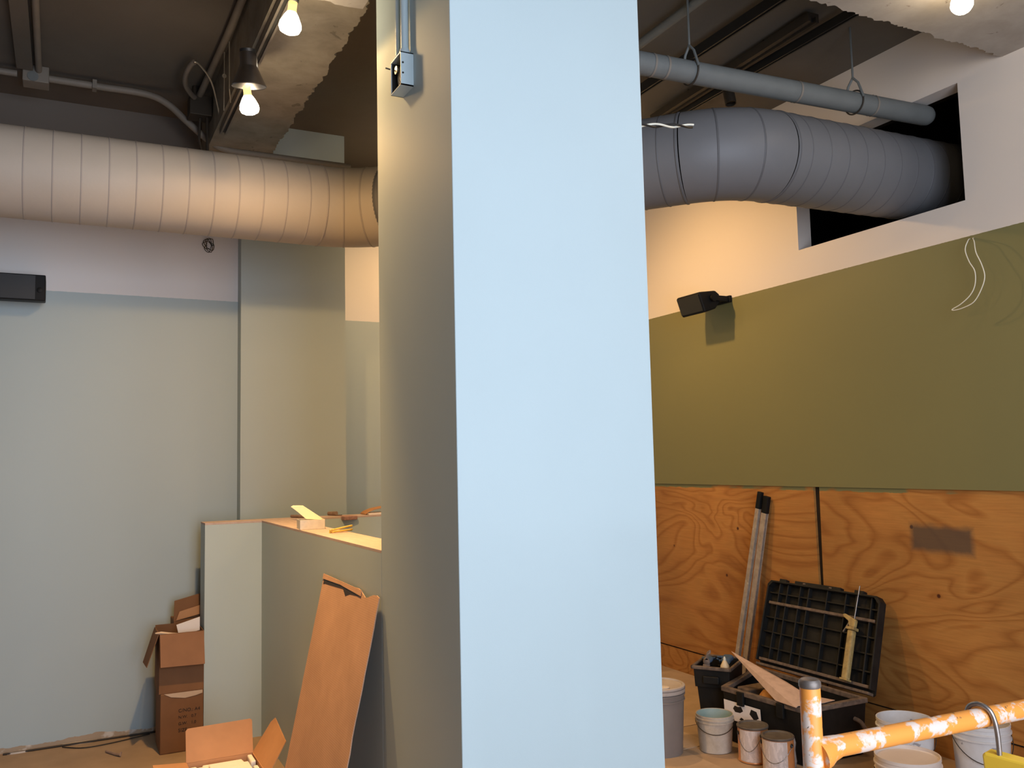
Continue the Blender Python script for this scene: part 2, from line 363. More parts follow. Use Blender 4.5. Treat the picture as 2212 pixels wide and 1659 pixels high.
m = MB(); m.box(XR+T+.9, XR+T+.95, OY0-.6, OY1+.6, OZ0-.5, CE).box(XR+T, XR+T+.95, OY0-.65, OY0-.6, OZ0-.5, CE).box(XR+T, XR+T+.95, OY1+.6, OY1+.65, OZ0-.5, CE).box(XR+T, XR+T+.95, OY0-.6, OY1+.6, OZ0-.55, OZ0-.5)
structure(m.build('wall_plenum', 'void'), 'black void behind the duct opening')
# column and half walls
structure(MB().box(1.145, 1.93, 2.665, 3.455, 0, CE).build('column', 'column', bevel=.003), 'square pale blue column in the middle of the room')
HT = 1.342
pa = structure(MB().box(1.145, 1.325, 3.455, 5.88, 0, HT).build('partition', 'blue'), 'half-height wall running back from the column')
MB().box(1.145, 1.325, 3.455, 5.88, HT, HT+.012).build('top_cap', 'raw', pa, bevel=.001)
pb = structure(MB().box(.795, 2.70, 5.88, 6.07, 0, HT).build('partition', 'blue'), 'half-height cross wall at the far end')
MB().box(.795, 2.70, 5.88, 6.07, HT, HT+.012).build('top_cap', 'raw', pb, bevel=.001)
# beams with rough sprayed edges
def beam(name, x0, x1, y0, y1, z, mat, rag):
    def edge(n, amp, sd):
        q = random.Random(sd); a = 0; out = []
        for i in range(n): a = a*.55+q.uniform(-1, 1)*amp; out.append(a)
        return out
    poly = [(x0, y0)]
    if rag == 'x':
        e = edge(150, .011, 3); poly += [(x1+e[i], y0+(y1-y0)*i/149) for i in range(150)]+[(x0, y1)]
    else:
        e = edge(190, .009, 5); poly += [(x1, y0)]+[(x1-(x1-x0)*i/189, y1+e[i]) for i in range(190)]
    return MB().prism(poly, z, CE, lambda p, q, h: Vector((p, q, h))).build(name, mat)
structure(beam('beam', .80, 1.205, 3.60, 6.22, 3.80, 'beam', 'x'), 'rough edged beam above the track lamps')
structure(beam('beam', 1.93, XR, REAR, 2.83, 3.78, 'beam2', 'y'), 'rough edged cross beam meeting the right wall')
structure(beam('beam', XL, 1.145, 1.6, 3.64, 3.72, 'beam2', 'y'), 'cross beam beside the column head')

# ------------------------------------------------------------------ the duct
def fillet(pts, rad, n=16):
    P = [Vector(p) for p in pts]; out = [[P[0]]]
    for i in range(1, len(P)-1):
        a = (P[i-1]-P[i]).normalized(); b = (P[i+1]-P[i]).normalized(); ang = a.angle(b); d = rad/math.tan(ang/2)
        s, e = P[i]+a*d, P[i]+b*d; cdir = (a+b).normalized(); c = P[i]+cdir*(rad/math.sin(ang/2))
        out[-1].append(s); v0 = s-c; v1 = e-c; tot = v0.angle(v1); ax = v0.cross(v1).normalized()
        out.append([c+Quaternion(ax, tot*k/n) @ v0 for k in range(n+1)]); out.append([e])
    out[-1].append(P[-1]); return out
DR = .25
secs = fillet([(XL, 5.41, 3.335), (1.66, 5.41, 3.335), (3.22, 3.63, 3.36), (5.2, 3.63, 3.39)], .55)
dt = thing('ventilation_duct', (1.66, 5.41, 3.09), 'fat round spiral duct crossing below the ceiling and entering the right wall', 'duct')
def ring(p, d, r, t, mat, name='duct_seam', w_=.006):
    d = d.normalized(); MB().tube([p-d*w_, p-d*w_*.4, p+d*w_*.4, p+d*w_], [r, r+t, r+t, r], 64, False).build(name, mat, dt, smooth=60)
for i, sg in enumerate(secs):
    pts = sg if len(sg) > 2 else [sg[0]+(sg[1]-sg[0])*k/20 for k in range(21)]
    grey = i >= 2; mat = 'ductgrey' if grey else 'duct'; sm = 'ductgreyseam' if grey else 'ductseam'
    MB().tube(pts, DR, 64, False).build('elbow' if i % 2 else 'duct_run', mat, dt, smooth=50)
    if len(sg) == 2:
        Ln = (sg[1]-sg[0]).length; d = (sg[1]-sg[0]).normalized()
        st = .138; k = 0; ph = .10
        while ph+k*st < Ln-.03:
            p = sg[0]+d*(ph+k*st)
            if p.x > -1.2: ring(p, d, DR, .0022, sm, w_=.0045)
            k += 1
        ring(sg[1]-d*.012, d, DR, .004, sm, 'joint_band', .007)
        if i: ring(sg[0]+d*.012, d, DR, .004, sm, 'joint_band', .007)
    else:
        for k in (5, 11):
            ring(pts[k], pts[k+1]-pts[k-1], DR, .0028, sm)

# ------------------------------------------------------------------ ceiling pipe and services
def clevis(x, y, z, r, lab):
    t = thing('pipe_hanger', (x, y, CE), lab, 'hanger')
    MB().tube([(x, y, CE), (x, y, z+r+.075)], .006, 8).build('rod', 'pipe', t, smooth=40)
    arc = [(x, y+(r+.0065)*math.cos(a), z+(r+.0065)*math.sin(a)) for a in [math.pi*2*k/40 for k in range(41)]]
    m = MB()
    for s in (-1, 1): m.tube([(x, y, z+r+.085), (x, y+s*.035, z+r+.045), (x, y+s*(r+.0085), z+.01)], .007, 8)
    m.build('yoke', 'pipe', t, smooth=40); MB().tube(arc, .0045, 8, False).build('strap', 'rust', t, smooth=40)
PA, PB = Vector((1.0, 3.62, 3.69)), Vector((4.56, 3.40, 3.685)); pdv = (PB-PA).normalized()
pt = thing('sprinkler_main', (1.95, 3.56, 3.63), 'thick grey insulated pipe hung above the duct beside the column', 'pipe')
MB().tube([PA+pdv*.95]+[PB-pdv*.06, PB-pdv*.03, PB-pdv*.008, PB], [.058, .058, .055, .042, .02], 32).build('pipe_run', 'pipe', pt, smooth=50)
for q in (1.62, 3.10, 1.70, 2.55):
    p = PA+pdv*q; MB().tube([p-pdv*.006, p+pdv*.006], .0605, 32, False).build('band', 'darkpipe', pt, smooth=50)
for q, lab in ((1.86, 'thin rod hanger holding the grey pipe next to the column'), (2.97, 'thin rod hanger holding the grey pipe near the wall opening')):
    p = PA+pdv*q; clevis(p.x, p.y, p.z, .06, lab)
def bar(name, a, b, wx, wz, mat, label, cat, group=None, extra=None):
    a, b = Vector(a), Vector(b); d = (b-a).normalized(); s = d.cross(Vector((0, 0, 1))).normalized(); n = s.cross(d)
    fr = lambda p, q, h: a+d*h+s*p+n*q
    t = thing(name, tuple(a), label, cat, group)
    Ln = (b-a).length; hw, hz = wx/2, wz/2
    MB().prism([(-hw, -hz), (-hw*.45, -hz), (-hw*.45, hz*.3), (hw*.45, hz*.3), (hw*.45, -hz), (hw, -hz), (hw, hz), (-hw, hz)], 0, Ln, fr).build('channel', mat, t)
    if extra: MB().prism([(-hw*.42, -hz*.6), (hw*.42, -hz*.6), (hw*.42, hz*.2), (-hw*.42, hz*.2)], .02, Ln-.02, fr).build('slot', extra, t)
    for h in (.4, Ln-.4):
        e = a+d*h; MB().tube([e+Vector((0, 0, hz)), (e.x, e.y, CE if not (.8 < e.x < 1.2) else 3.80)], .005, 8).build('stem', 'rust', t)
    return t
bar('lighting_track', (.832, 3.66, 3.765), (.832, 5.50, 3.765), .04, .04, 'darkpipe', 'lighting track along the beam holding the two bare bulbs', 'lighting track', extra='black')
bar('lighting_track', (3.245, 2.84, 4.05), (3.245, 6.4, 4.05), .035, .06, 'black', 'long dark lighting track nearest the column on the far ceiling', 'lighting track', extra='rust')
bar('lighting_track', (3.715, 2.84, 4.05), (3.715, 6.2, 4.05), .03, .05, 'black', 'thin dark lighting track closest to the right wall', 'lighting track', extra='rust')
bar('strut_channel', (3.60, 3.36, 4.075), (3.66, 4.9, 4.075), .075, .05, 'rust', 'short wide dark strut between the two lighting tracks', 'strut', extra='black')
def conduit(name, pts, r, mat, label, cat='conduit', clips=(), n=12, sm=True):
    t = thing(name, pts[0], label, cat); P = smooth_pts(pts) if sm else pts
    MB().tube(P, r, n).build('tube', mat, t, smooth=50)
    for c in clips:
        c = Vector(c); MB().box(c.x-.012, c.x+.012, c.y-r-.012, c.y+r+.012, c.z-r-.004, c.z+r+.006).build('clip', mat, t)
    return t
conduit('ceiling_conduit', [(2.89, 2.84, 4.06), (2.89, 4.5, 4.06), (2.89, 6.8, 4.06)], .026, 'pipe', 'pale round conduit on the ceiling right beside the column', clips=((2.89, 4.2, 4.08),))
conduit('ceiling_conduit', [(-.17, 3.64, 4.10), (-.18, 4.9, 4.10), (-.185, 5.84, 4.10)], .018, 'darkpipe', 'straight conduit running back to the ceiling junction box')
MB().box(-.30, -.215, 3.64, 5.80, 4.085, CE).build('x', 'ceiling')
tag(bpy.data.objects['x'], 'shallow dark ceiling channel beside the straight conduit', 'channel').name = 'ceiling_channel'
t = thing('junction_box', (-.20, 5.88, 4.03), 'painted square junction box on the ceiling by the back wall', 'junction box')
MB().box(-.27, -.13, 5.82, 5.94, 4.03, 4.13).build('body', 'darkpipe', t, bevel=.004); MB().lathe([(.03, 0), (.03, .02), (0, .02)], (-.215, 5.835, 4.06), 16, (0, -1, 0)).build('knockout', 'pipe', t, smooth=40)
conduit('wall_conduit', [(-3.0, 5.87, 4.09), (-.3, 5.88, 4.085)], .020, 'darkpipe', 'conduit stub entering the ceiling junction box from the side', sm=False)
conduit('wall_conduit', [(-.13, 5.885, 4.085), (.15, 5.885, 4.085), (.42, 5.89, 4.085), (.55, 5.89, 4.04), (.67, 5.89, 3.94), (.80, 5.89, 3.84), (.92, 5.89, 3.79), (1.2, 5.89, 3.785), (1.75, 5.89, 3.785)], .022, 'darkpipe', 'bent conduit dropping from the ceiling to run above the duct', clips=((.12, 5.885, 4.085),))
t = thing('junction_box', (.74, 5.84, 3.86), 'dark junction box cluster where the bent conduit meets the beam', 'junction box')
MB().box(.66, .795, 5.70, 5.83, 3.93, 4.06).build('body', 'rust', t, bevel=.004); MB().tube([(.73, 5.76, 3.93), (.73, 5.80, 3.80), (.76, 5.86, 3.72)], .008, 8).build('cable', 'rust', t, smooth=40); MB().tube([(.77, 5.74, 3.93), (.775, 5.74, 3.62)], .010, 8).build('cable', 'rust', t, smooth=40); MB().tube([(.70, 5.75, 4.06), (.70, 5.75, CE)], .02, 8).build('nipple', 'rust', t, smooth=40)
conduit('beam_conduit', [(.77, 3.64, 4.09), (.765, 4.6, 4.09), (.75, 5.2, 4.09), (.72, 5.72, 4.06)], .020, 'darkpipe', 'long conduit along the upper corner of the lamp beam')
t = thing('flexible_hose', (.80, 5.50, 3.78), 'looped flexible metal cable curling up beside the lamp track end', 'cable')
hp = [(.825, 5.50, 3.79), (.79, 5.44, 3.90), (.745, 5.36, 4.00), (.69, 5.30, 4.05), (.63, 5.24, 4.06), (.60, 5.36, 4.04), (.61, 5.50, 4.03), (.65, 5.62, 4.03), (.685, 5.688, 4.03)]
P = smooth_pts(hp); k = len(P)//2
MB().tube(P[:k+1], .0055, 10).build('lit_end', 'hoselit', t, smooth=50); MB().tube(P[k:], .016, 12).build('sheath', 'hose', t, smooth=50)  # thin half takes the lit copy of the hose colour
t = thing('dangling_string', (.70, 4.72, 4.10), 'two thin cords dangling beside the cone lamp', 'cord')
MB().tube([(.775, 4.92, 4.07), (.778, 4.93, 3.80), (.80, 5.02, 3.76)], .003, 6).build('strand', 'hoselit', t); MB().tube([(.77, 5.06, 4.07), (.772, 5.07, 3.92), (.775, 5.10, 3.74)], .003, 6).build('strand', 'hoselit', t)
MB().lathe([(.004, -.003), (.012, -.003), (.012, .003), (.004, .003), (.004, -.003)], (.771, 5.065, 3.93), 14, (0, 1, 0)).build('loop', 'hoselit', t, smooth=40)

# ------------------------------------------------------------------ lamps
def bulb(t, c, axis, r=.047, ln=.125):
    a = Vector(axis).normalized(); c = Vector(c)               # c: centre of the face, axis: pointing out of the face
    MB().lathe([(0, .014), (r*.5, .011), (r*.86, .002), (r, -.014), (r*.95, -.032), (r*.66, -.062), (r*.45, -.078)], c, 28, a).build('bulb', 'bulb', t, smooth=60)
    MB().lathe([(r*.45, -.078), (r*.40, -.092), (r*.40, -ln)], c, 24, a).build('bulb_neck', 'bulbneck', t, smooth=60)
def spot(t, loc, axis, power, size=180, blend=1.0):
    ld = bpy.data.lights.new('lamp_light', 'SPOT'); ld.energy = power*LAMP_W; ld.color = WARM; ld.spot_size = math.radians(size); ld.spot_blend = blend; ld.shadow_soft_size = .04
    lo = bpy.data.objects.new('lamp_light', ld); COL.objects.link(lo); lo.parent = t; lo.location = Vector(loc)-WL[t.name]
    lo.rotation_euler = Vector(axis).to_track_quat('-Z', 'Y').to_euler()
def flood(loc, axis, power, label, shade=False, top=None, size=179, blend=.9, beam=0, bsize=82):
    a = Vector(axis).normalized(); c = Vector(loc); t = thing('track_lamp', tuple(c), label, 'lamp', 'track lamps')
    bulb(t, c, a)
    if shade:
        s = c-a*.125+Vector((.012, 0, 0))
        MB().lathe([(.082, 0), (.084, .004), (.043, .095), (.040, .10), (.040, .16), (.037, .165), (0, .165)], s-Vector((0, 0, 0)), 40, -a+Vector((.08, -.10, 0))).build('shade', 'chrome', t, smooth=40)
        MB().lathe([(.038, .160), (.040, .176), (.022, .18), (0, .18)], s, 24, -a+Vector((.08, -.10, 0))).build('socket', 'black', t, smooth=40)
        MB().tube([s-a*.05+Vector((.045, 0, 0)), s-a*.10+Vector((.05, -.01, .0)), s-a*.16+Vector((.045, -.02, 0)), top], .006, 8).build('clamp', 'hoselit', t, smooth=40)
    else:
        MB().lathe([(.017, 0), (.024, .006), (.026, .045), (.018, .055), (0, .057)], c-a*.122, 24, -a).build('socket', 'black', t, smooth=40)
        e = c-a*.175
        MB().tube([e, e+Vector((.006, 0, .006)), e+Vector((.03, 0, .05)) if top is None else top], .005, 8).build('hook', 'rust', t, smooth=40)
    spot(t, c+a*.022, a, power, size, blend)
    if beam: spot(t, c+a*.022, a, beam, bsize, 1.0)
    return t
flood((.781, 4.325, 3.443), (.15, .08, -1), 125, 'lit flood bulb below a shiny metal cone shade on the track', True, (.826, 4.40, 3.743), beam=215)
flood((.8125, 3.604, 3.5335), (-.10, .08, -1), 14, 'bare lit bulb higher up on the track by the column', False, (.828, 3.685, 3.742), blend=.12, beam=230, bsize=56)
flood((3.50, 2.42, 3.655), (-.45, -.35, -1), 48, 'lit lamp under the cross beam at the upper right', False, (3.52, 2.42, 3.78))
flood((3.10, 5.25, 3.72), (.40, 0, -1), 118, 'lit lamp hidden behind the column beside the white upper wall', False, (3.245, 5.25, 4.02))
flood((2.62, 5.95, 3.66), (.05, .35, -1), 52, 'lit lamp hidden behind the column near the recessed wall', False, (2.89, 5.95, 4.03))
t = thing('spot_can', (3.52, 3.98, 3.82), 'unlit dark cylindrical track spotlight above the duct', 'lamp', 'track lamps')
MB().lathe([(.0, .10), (.03, .10), (.034, .09), (.034, 0), (.03, 0), (.03, .02), (0, .02)], (3.55, 3.99, 3.82), 24, (0, .2, 1)).build('housing', 'rust', t, smooth=40); MB().tube([(3.55, 4.0, 3.90), (3.60, 4.0, 3.99), (3.63, 4.0, 4.055)], .012, 8).build('arm', 'rust', t, smooth=40)

# ------------------------------------------------------------------ column fittings
t = thing('electrical_box', (1.145, 3.08, 3.115), 'open metal electrical box with wires on the column side', 'electrical box')
m = MB(); x0, x1, y0, y1, z0, z1 = 1.095, 1.145, 3.019, 3.135, 3.114, 3.243
m.box(x0, x1, y0, y0+.004, z0, z1).box(x0, x1, y0, y1, z0, z0+.004).box(x0, x1, y0, y1, z1-.004, z1).box(x0, x1, y1-.004, y1, z0, z1)
m.build('body', 'conduitblue', t); MB().box(x1-.012, x1, y0+.004, y1-.004, z0+.004, z1-.004).box(x0+.004, x1-.012, y1-.008, y1-.0041, z0+.004, z1-.004).box(x0+.004, x1-.012, y0+.0041, y0+.008, z0+.004, z1-.004).build('shade_liner', 'black', t)  # black liners stand in for the shade inside the open box
for i in range(3):
    a = [(x0+.015+.004*i, y0+.02+.02*i+.03*math.sin(math.pi*k/10), z0+.012+.09*k/10) for k in range(11)]
    MB().tube(a, .0038, 8).build('wire', 'wire' if i != 1 else 'black', t, smooth=40)
MB().lathe([(.012, 0), (.012, .02), (.016, .02), (.016, .028), (0, .028)], (1.128, 3.09, z0+.085), 14, (-1, 0, 0)).build('lug', 'chrome', t, smooth=40)
for zz in (3.16, 3.20): MB().lathe([(.004, 0), (.004, .0015), (0, .0015)], (x0+.008, y0, zz), 10, (0, -1, 0)).build('screw_hole', 'black', t)
MB().tube([(x0-.004, y1-.008, 3.215), (x0-.022, y1-.004, 3.219)], .003, 8).build('screw', 'rust', t)
for yy, rr, zt, lab in ((3.055, .0145, 3.243, 'thick vertical conduit rising from the top of the electrical box'), (3.120, .0125, 3.243, 'thinner vertical conduit behind the thick one above the electrical box')):
    c = thing('riser_conduit', (1.122, yy, zt), lab, 'conduit')
    MB().tube([(1.124, yy, zt), (1.124, yy, 4.12)], rr, 20).build('tube', 'conduitblue', c, smooth=50)
    MB().lathe([(rr, 0), (rr+.006, 0), (rr+.006, .016), (rr+.003, .026), (rr, .026)], (1.124, yy, zt), 20).build('connector', 'conduitblue', c, smooth=40)
t = thing('twisted_wire', (1.93, 2.90, 3.05), 'black and white twisted wire poking out from the column', 'wire')
for ph, mt in ((0, 'wire'), (math.pi, 'black')):
    P = []
    for k in range(61):
        s = k/60; P.append((1.93+.435*s, 2.90+.006*math.cos(ph+s*15), 3.045+.062*s+.006*math.sin(ph+s*15)))
    MB().tube(P, .0045, 8).build('strand', mt, t, smooth=50)

# ------------------------------------------------------------------ speakers and hanging wires
t = thing('wall_speaker', (-.28, 6.30, 2.755), 'black box speaker at the left edge on the blue wall', 'speaker', 'wall speakers')
pr = [(6.14, 2.757), (6.14, 2.922), (6.26, 2.905), (6.30, 2.86), (6.30, 2.80), (6.26, 2.765)]
MB().prism(pr, -.44, -.128, lambda p, q, h: Vector((h, p, q))).build('cabinet', 'blackplastic', t, bevel=.006)
MB().box(-.435, -.185, 6.134, 6.142, 2.765, 2.914).build('grille', 'black', t)
MB().lathe([(.016, 0), (.016, .006), (.010, .008), (0, .008)], (-.160, 6.14, 2.825), 20, (0, -1, 0)).build('knob', 'blackplastic', t, smooth=40)
MB().box(-.31, -.25, 6.28, BW, 2.80, 2.86).build('bracket', 'blackplastic', t)
t = thing('wall_speaker', (4.36, 5.17, 2.76), 'black wedge speaker on the green wall casting a shadow', 'speaker', 'wall speakers')
pr = [(4.115, 2.895), (4.13, 2.905), (4.27, 2.925), (4.31, 2.90), (4.315, 2.84), (4.27, 2.79), (4.175, 2.757), (4.165, 2.76)]
MB().prism(pr, 5.06, 5.33, lambda p, q, h: Vector((p, h, q))).build('cabinet', 'blackplastic', t, bevel=.010)
MB().prism([(4.118, 2.885), (4.160, 2.768), (4.165, 2.77), (4.125, 2.89)], 5.07, 5.32, lambda p, q, h: Vector((p-.004, h, q))).build('grille', 'black', t)
MB().tube([(4.24, 5.06, 2.865), (4.24, 5.035, 2.865)], .026, 20).build('knob', 'blackplastic', t, smooth=40)
MB().box(4.25, 4.39, 5.04, 5.055, 2.845, 2.885).box(4.375, XR, 5.03, 5.20, 2.84, 2.89).build('bracket', 'blackplastic', t, bevel=.003)
def loose_wire(name, pts, r, mat, label, cat='wire'):
    m = MB().tube(smooth_pts(pts, 10), r, 8); o = m.build(name, mat, None, pts[0], smooth=50); return tag(o, label, cat)
loose_wire('hanging_wire', [(XR, 3.09, 2.855), (4.34, 3.06, 2.835), (4.31, 3.06, 2.78), (4.30, 3.035, 2.71), (4.30, 3.006, 2.65), (4.30, 3.01, 2.58), (4.30, 3.041, 2.529), (4.30, 3.10, 2.49), (4.30, 3.153, 2.470), (4.30, 3.14, 2.463), (4.30, 3.09, 2.467), (4.30, 3.023, 2.489), (4.30, 2.975, 2.55), (4.30, 2.952, 2.612), (4.30, 2.965, 2.68), (4.30, 2.992, 2.75), (4.32, 3.012, 2.815), (4.35, 3.04, 2.84), (XR, 3.07, 2.855)], .0028, 'wire', 'white wire loop hanging from the green wall')
P = []
for k in range(26):
    a = k*.95; rr = .028+.014*math.sin(k*1.7); P.append((.865+rr*math.cos(a), BW-.02-.012*math.sin(k*.8), 3.245+(rr+.01)*math.sin(a)))
loose_wire('wire_coil', [(.865, BW, 3.29)]+P, .0022, 'rust', 'small tangled coil of thin wire on the white wall under the duct')

# ------------------------------------------------------------------ cartons on the left
def flap(fr, w0, w1, h, t, name, mat, par, skew=0):
    return MB().prism([(w0, 0), (w1, 0), (w1-skew, h), (w0+skew, h)], 0, t, fr).build(name, mat, par)
t = thing('sealed_carton', (.74, 5.95, 0), 'brown sealed carton with black printing at the bottom of the stack', 'carton', 'stacked cartons')
MB().box(.538, .785, 5.811, 6.10, 0, .352).build('body', 'card', t, bevel=.006)
fr = frame((.538, 5.811, .352), (1, 0, 0), (0, -.25, -1)); MB().prism([(.02, 0), (.24, 0), (.24, .018), (.20, .028), (.14, .036), (.06, .022)], 0, .0015, lambda a, b, c: Vector((.538+a, 5.8095-c, .352-b))).build('tape', 'tape', t)
for s, zz, body in ((.028, .235, 'C/NO.: A4'), (.024, .198, 'N.W.   0.7'), (.024, .160, 'G.W.   1.0'), (.028, .120, 'SIZE:')):
    cu = bpy.data.curves.new('lettering', 'FONT'); cu.body = body; cu.size = s; cu.extrude = .0003
    fo = bpy.data.objects.new('lettering', cu); COL.objects.link(fo); bpy.context.view_layer.update()
    me = bpy.data.meshes.new_from_object(fo.evaluated_get(bpy.context.evaluated_depsgraph_get())); bpy.data.objects.remove(fo); me.materials.clear(); me.materials.append(MT['ink'])
    o = bpy.data.objects.new('printed_text', me); COL.objects.link(o); o.parent = t; o.location = Vector((.640, 5.8095, zz))-WL[t.name]; o.rotation_euler = (math.radians(90), 0, 0); o['label'] = 'black printed lettering'
t = thing('open_carton', (.74, 5.95, .353), 'open brown carton with folded flaps stacked on the sealed one', 'carton', 'stacked cartons')
m = MB(); z0, z1 = .353, .705
m.box(.530, .785, 5.815, 5.819, z0, z1).box(.530, .785, 6.096, 6.10, z0, z1+.015).box(.530, .534, 5.819, 6.096, z0, z1).box(.781, .785, 5.819, 6.096, z0, z1).box(.534, .781, 5.819, 6.096, z0, z0+.004)
m.build('body', 'card', t)
MB().prism([(0, 0), (.252, 0), (.252, .196), (0, .190)], 0, .004, frame((.532, 5.812, .703), (1, 0, 0), (0, -.30, -1))).build('flap', 'card3', t)
MB().prism([(0, 0), (.27, 0), (.25, .215), (.02, .205)], 0, .004, frame((.528, 5.82, .708), (0, 1, 0), (-.33, 0, -1))).build('flap', 'card', t)
MB().tube([(.505, 5.82, .715), (.54, 5.83, .712), (.60, 5.83, .70), (.66, 5.84, .695)], [.004, .010, .009, .003], 6).build('torn_tape', 'tape', t)
t = MB().prism([(.637, .735), (.775, .772), (.775, .690), (.652, .668)], 5.93, 5.934, lambda p, q, h: Vector((p, h, q))).build('paper_sheet', 'paper', None, (.70, 5.93, .668)); tag(t, 'white paper sheet tucked into the open carton', 'paper')
t = thing('small_carton', (.78, 6.17, .70), 'smaller carton with a raised flap behind the open carton', 'carton', 'stacked cartons')
MB().box(.640, .92, 6.12, 6.30, 0.0, .735).build('body', 'card', t, bevel=.003)
MB().prism([(0, 0), (.26, 0), (.26, .175), (.005, .118)], 0, .004, frame((.642, 6.14, .735), (1, 0, 0), (0, .10, 1))).build('flap', 'card', t)
MB().prism([(0, 0), (.25, .05), (.25, .11), (.02, .055)], 0, .004, frame((.655, 6.12, .732), (1, 0, 0), (0, .02, 1))).build('flap', 'card2', t)
# open floor carton with foam
t = thing('floor_carton', (.74, 4.70, 0), 'open carton on the floor filled with white foam', 'carton')
m = MB(); x0, x1, y0, y1, z1 = .575, .905, 4.46, 4.865, .218
m.box(x0, x1, y0, y0+.004, 0, z1).box(x0, x1, y1-.004, y1, 0, z1).box(x0, x0+.004, y0, y1, 0, z1).box(x1-.004, x1, y0, y1, 0, z1).box(x0, x1, y0, y1, 0, .004)
m.build('body', 'card2', t)
MB().prism([(0, 0), (.33, 0), (.33, .16), (.32, .168), (.01, .163), (0, .152)], 0, .004, frame((x0, y1, z1), (1, 0, 0), (0, .22, 1))).build('flap', 'card2', t)
MB().prism([(0, 0), (-.40, 0), (-.38, .165), (-.05, .20), (-.02, .17)], 0, .004, frame((x1, y1+.01, z1), (0, 1, 0), (.62, 0, 1))).build('flap', 'card2', t)
MB().prism([(0, 0), (-.40, 0), (-.39, .16), (-.01, .16)], 0, .004, frame((x0, y1, z1), (0, 1, 0), (-1, 0, .10))).build('flap', 'card2', t)
MB().prism([(0, 0), (.33, 0), (.32, .16), (.01, .16)], 0, .004, frame((x0, y0, z1), (1, 0, 0), (0, -1, -.3))).build('flap', 'card2', t)
t2 = thing('foam_block', (.72, 4.70, .005), 'white notched packing foam inside the floor carton', 'foam')
fx = [(x0+.008, 4.845), (x0+.045, 4.845), (x0+.05, 4.825), (x0+.075, 4.825), (x0+.075, 4.85), (x1-.06, 4.85), (x1-.055, 4.80), (x1-.035, 4.80), (x1-.035, 4.50), (x0+.008, 4.50)]
MB().prism(fx, .006, .200, lambda p, q, h: Vector((p, q, h))).build('foam_body', 'foam', t2, bevel=.006)
MB().box(x1-.032, x1-.008, 4.74, 4.855, .006, .214).build('foam_block_end', 'foam', t2, bevel=.006); MB().box(x1-.030, x1-.007, 4.52, 4.70, .006, .205).build('foam_block_end', 'foam', t2, bevel=.006)
MB().box(x0+.10, x1-.09, 4.52, 4.80, .2005, .214).build('foam_lid', 'foam', t2, bevel=.005)
# leaning cardboard
cv = [(0, 0)]; q = random.Random(4)
W_, H_ = .845, 1.193
top = [(W_*k/24, H_-.006+.010*math.sin(k*.9)+q.uniform(-.004, .004)) for k in range(25)]
right = [(W_+q.uniform(-.004, .004)-(.012 if 8 <= k <= 9 else 0), H_*(1-k/20)) for k in range(1, 20)]
left = [(q.uniform(-.003, .003), H_*k/20) for k in range(1, 20)]
poly = [(0, 0)]+left+top+right+[(W_, 0)]
t = thing('cardboard_sheet', (.90, 3.84, 0), 'tall brown corrugated cardboard sheet leaning on the half wall', 'cardboard')
fr = frame((.880, 4.29, .0), (0, -1, .0), (.250, 0, 1.162), (-.977, 0, .2103))
MB().prism(poly, -.004, .0, fr).build('sheet_face', 'cardf', t)
MB().prism([(.02, H_-.035), (.05, H_-.03), (.35, H_-.02), (.40, H_-.045), (.46, H_-.03), (.60, H_-.022), (.60, H_-.004), (.02, H_-.004)], .0002, .0015, fr).build('torn_edge', 'rust', t)
MB().prism([(.0, H_-.012), (.30, H_-.008), (.62, H_-.020), (.62, H_+.004), (.30, H_+.008), (.0, H_+.012)], .0016, .004, fr).build('peeled_liner', 'cardf', t)
# bits on the floor by the back wall
loose_wire('steel_rod', [(-.30, 6.31, .006), (.10, 6.315, .006), (.60, 6.32, .006)], .006, 'rust', 'straight dark rod lying along the foot of the blue wall', 'rod')
loose_wire('steel_rod', [(.02, 6.285, .005), (.135, 6.20, .005), (.30, 6.215, .005), (.52, 6.29, .005)], .0035, 'rust', 'thin curved rod bowing away from the blue wall', 'rod')
t = MB().tube([(.255, 6.04, .009), (.305, 5.945, .009), (.328, 5.905, .012), (.334, 5.915, .025)], [.006, .008, .008, .005], 8).build('wood_splinter', 'handle', None, (.255, 6.04, 0), smooth=40); tag(t, 'short brown stick on the floor near the cartons', 'stick')
for p, s, lab in (((.12, 6.325), .10, 'wide smear of loose white plaster along the wall foot'), ((-.22, 6.315), .07, 'plaster scrap at the far left of the wall foot')):
    q = random.Random(int(s*100)); t = MB().prism([(p[0]+s*math.cos(a)*q.uniform(.7, 1.2), p[1]+.014*math.sin(a)) for a in [k*math.pi/6 for k in range(12)]], 0, .010, lambda a, b, h: Vector((a, b, h+.012 if False else h))).build('plaster_scrap', 'plaster', None, (p[0], p[1], 0)); tag(t, lab, 'plaster')

# ------------------------------------------------------------------ items on the half walls
ZT = HT+.012
t = thing('plastic_tub', (1.215, 4.90, ZT), 'cloudy plastic tub with its lid flipped open on the half wall', 'tub')
m = MB(); x0, x1, y0, y1 = 1.150, 1.290, 4.82, 4.99
fr = frame((1.22, 4.90, ZT), (1, -.12, 0), (.12, 1, 0))
m.box(-.068, .068, -.075, -.072, 0, .052, fr).box(-.068, .068, .072, .075, 0, .052, fr).box(-.068, -.065, -.075, .075, 0, .052, fr).box(.065, .068, -.075, .075, 0, .052, fr).box(-.068, .068, -.075, .075, 0, .003, fr)
m.build('body', 'clearplastic', t, bevel=.002); MB().box(-.05, .055, -.06, .06, .003, .042, fr).build('contents', 'cream2', t, bevel=.006)
q = [Vector(p) for p in ((1.300, 4.925, 1.398), (1.205, 4.945, 1.405), (1.160, 4.965, 1.448), (1.128, 4.975, 1.474), (1.140, 4.977, 1.480), (1.192, 4.970, 1.478))]
d_ = Vector((.25, .9, .45)).normalized()*.004
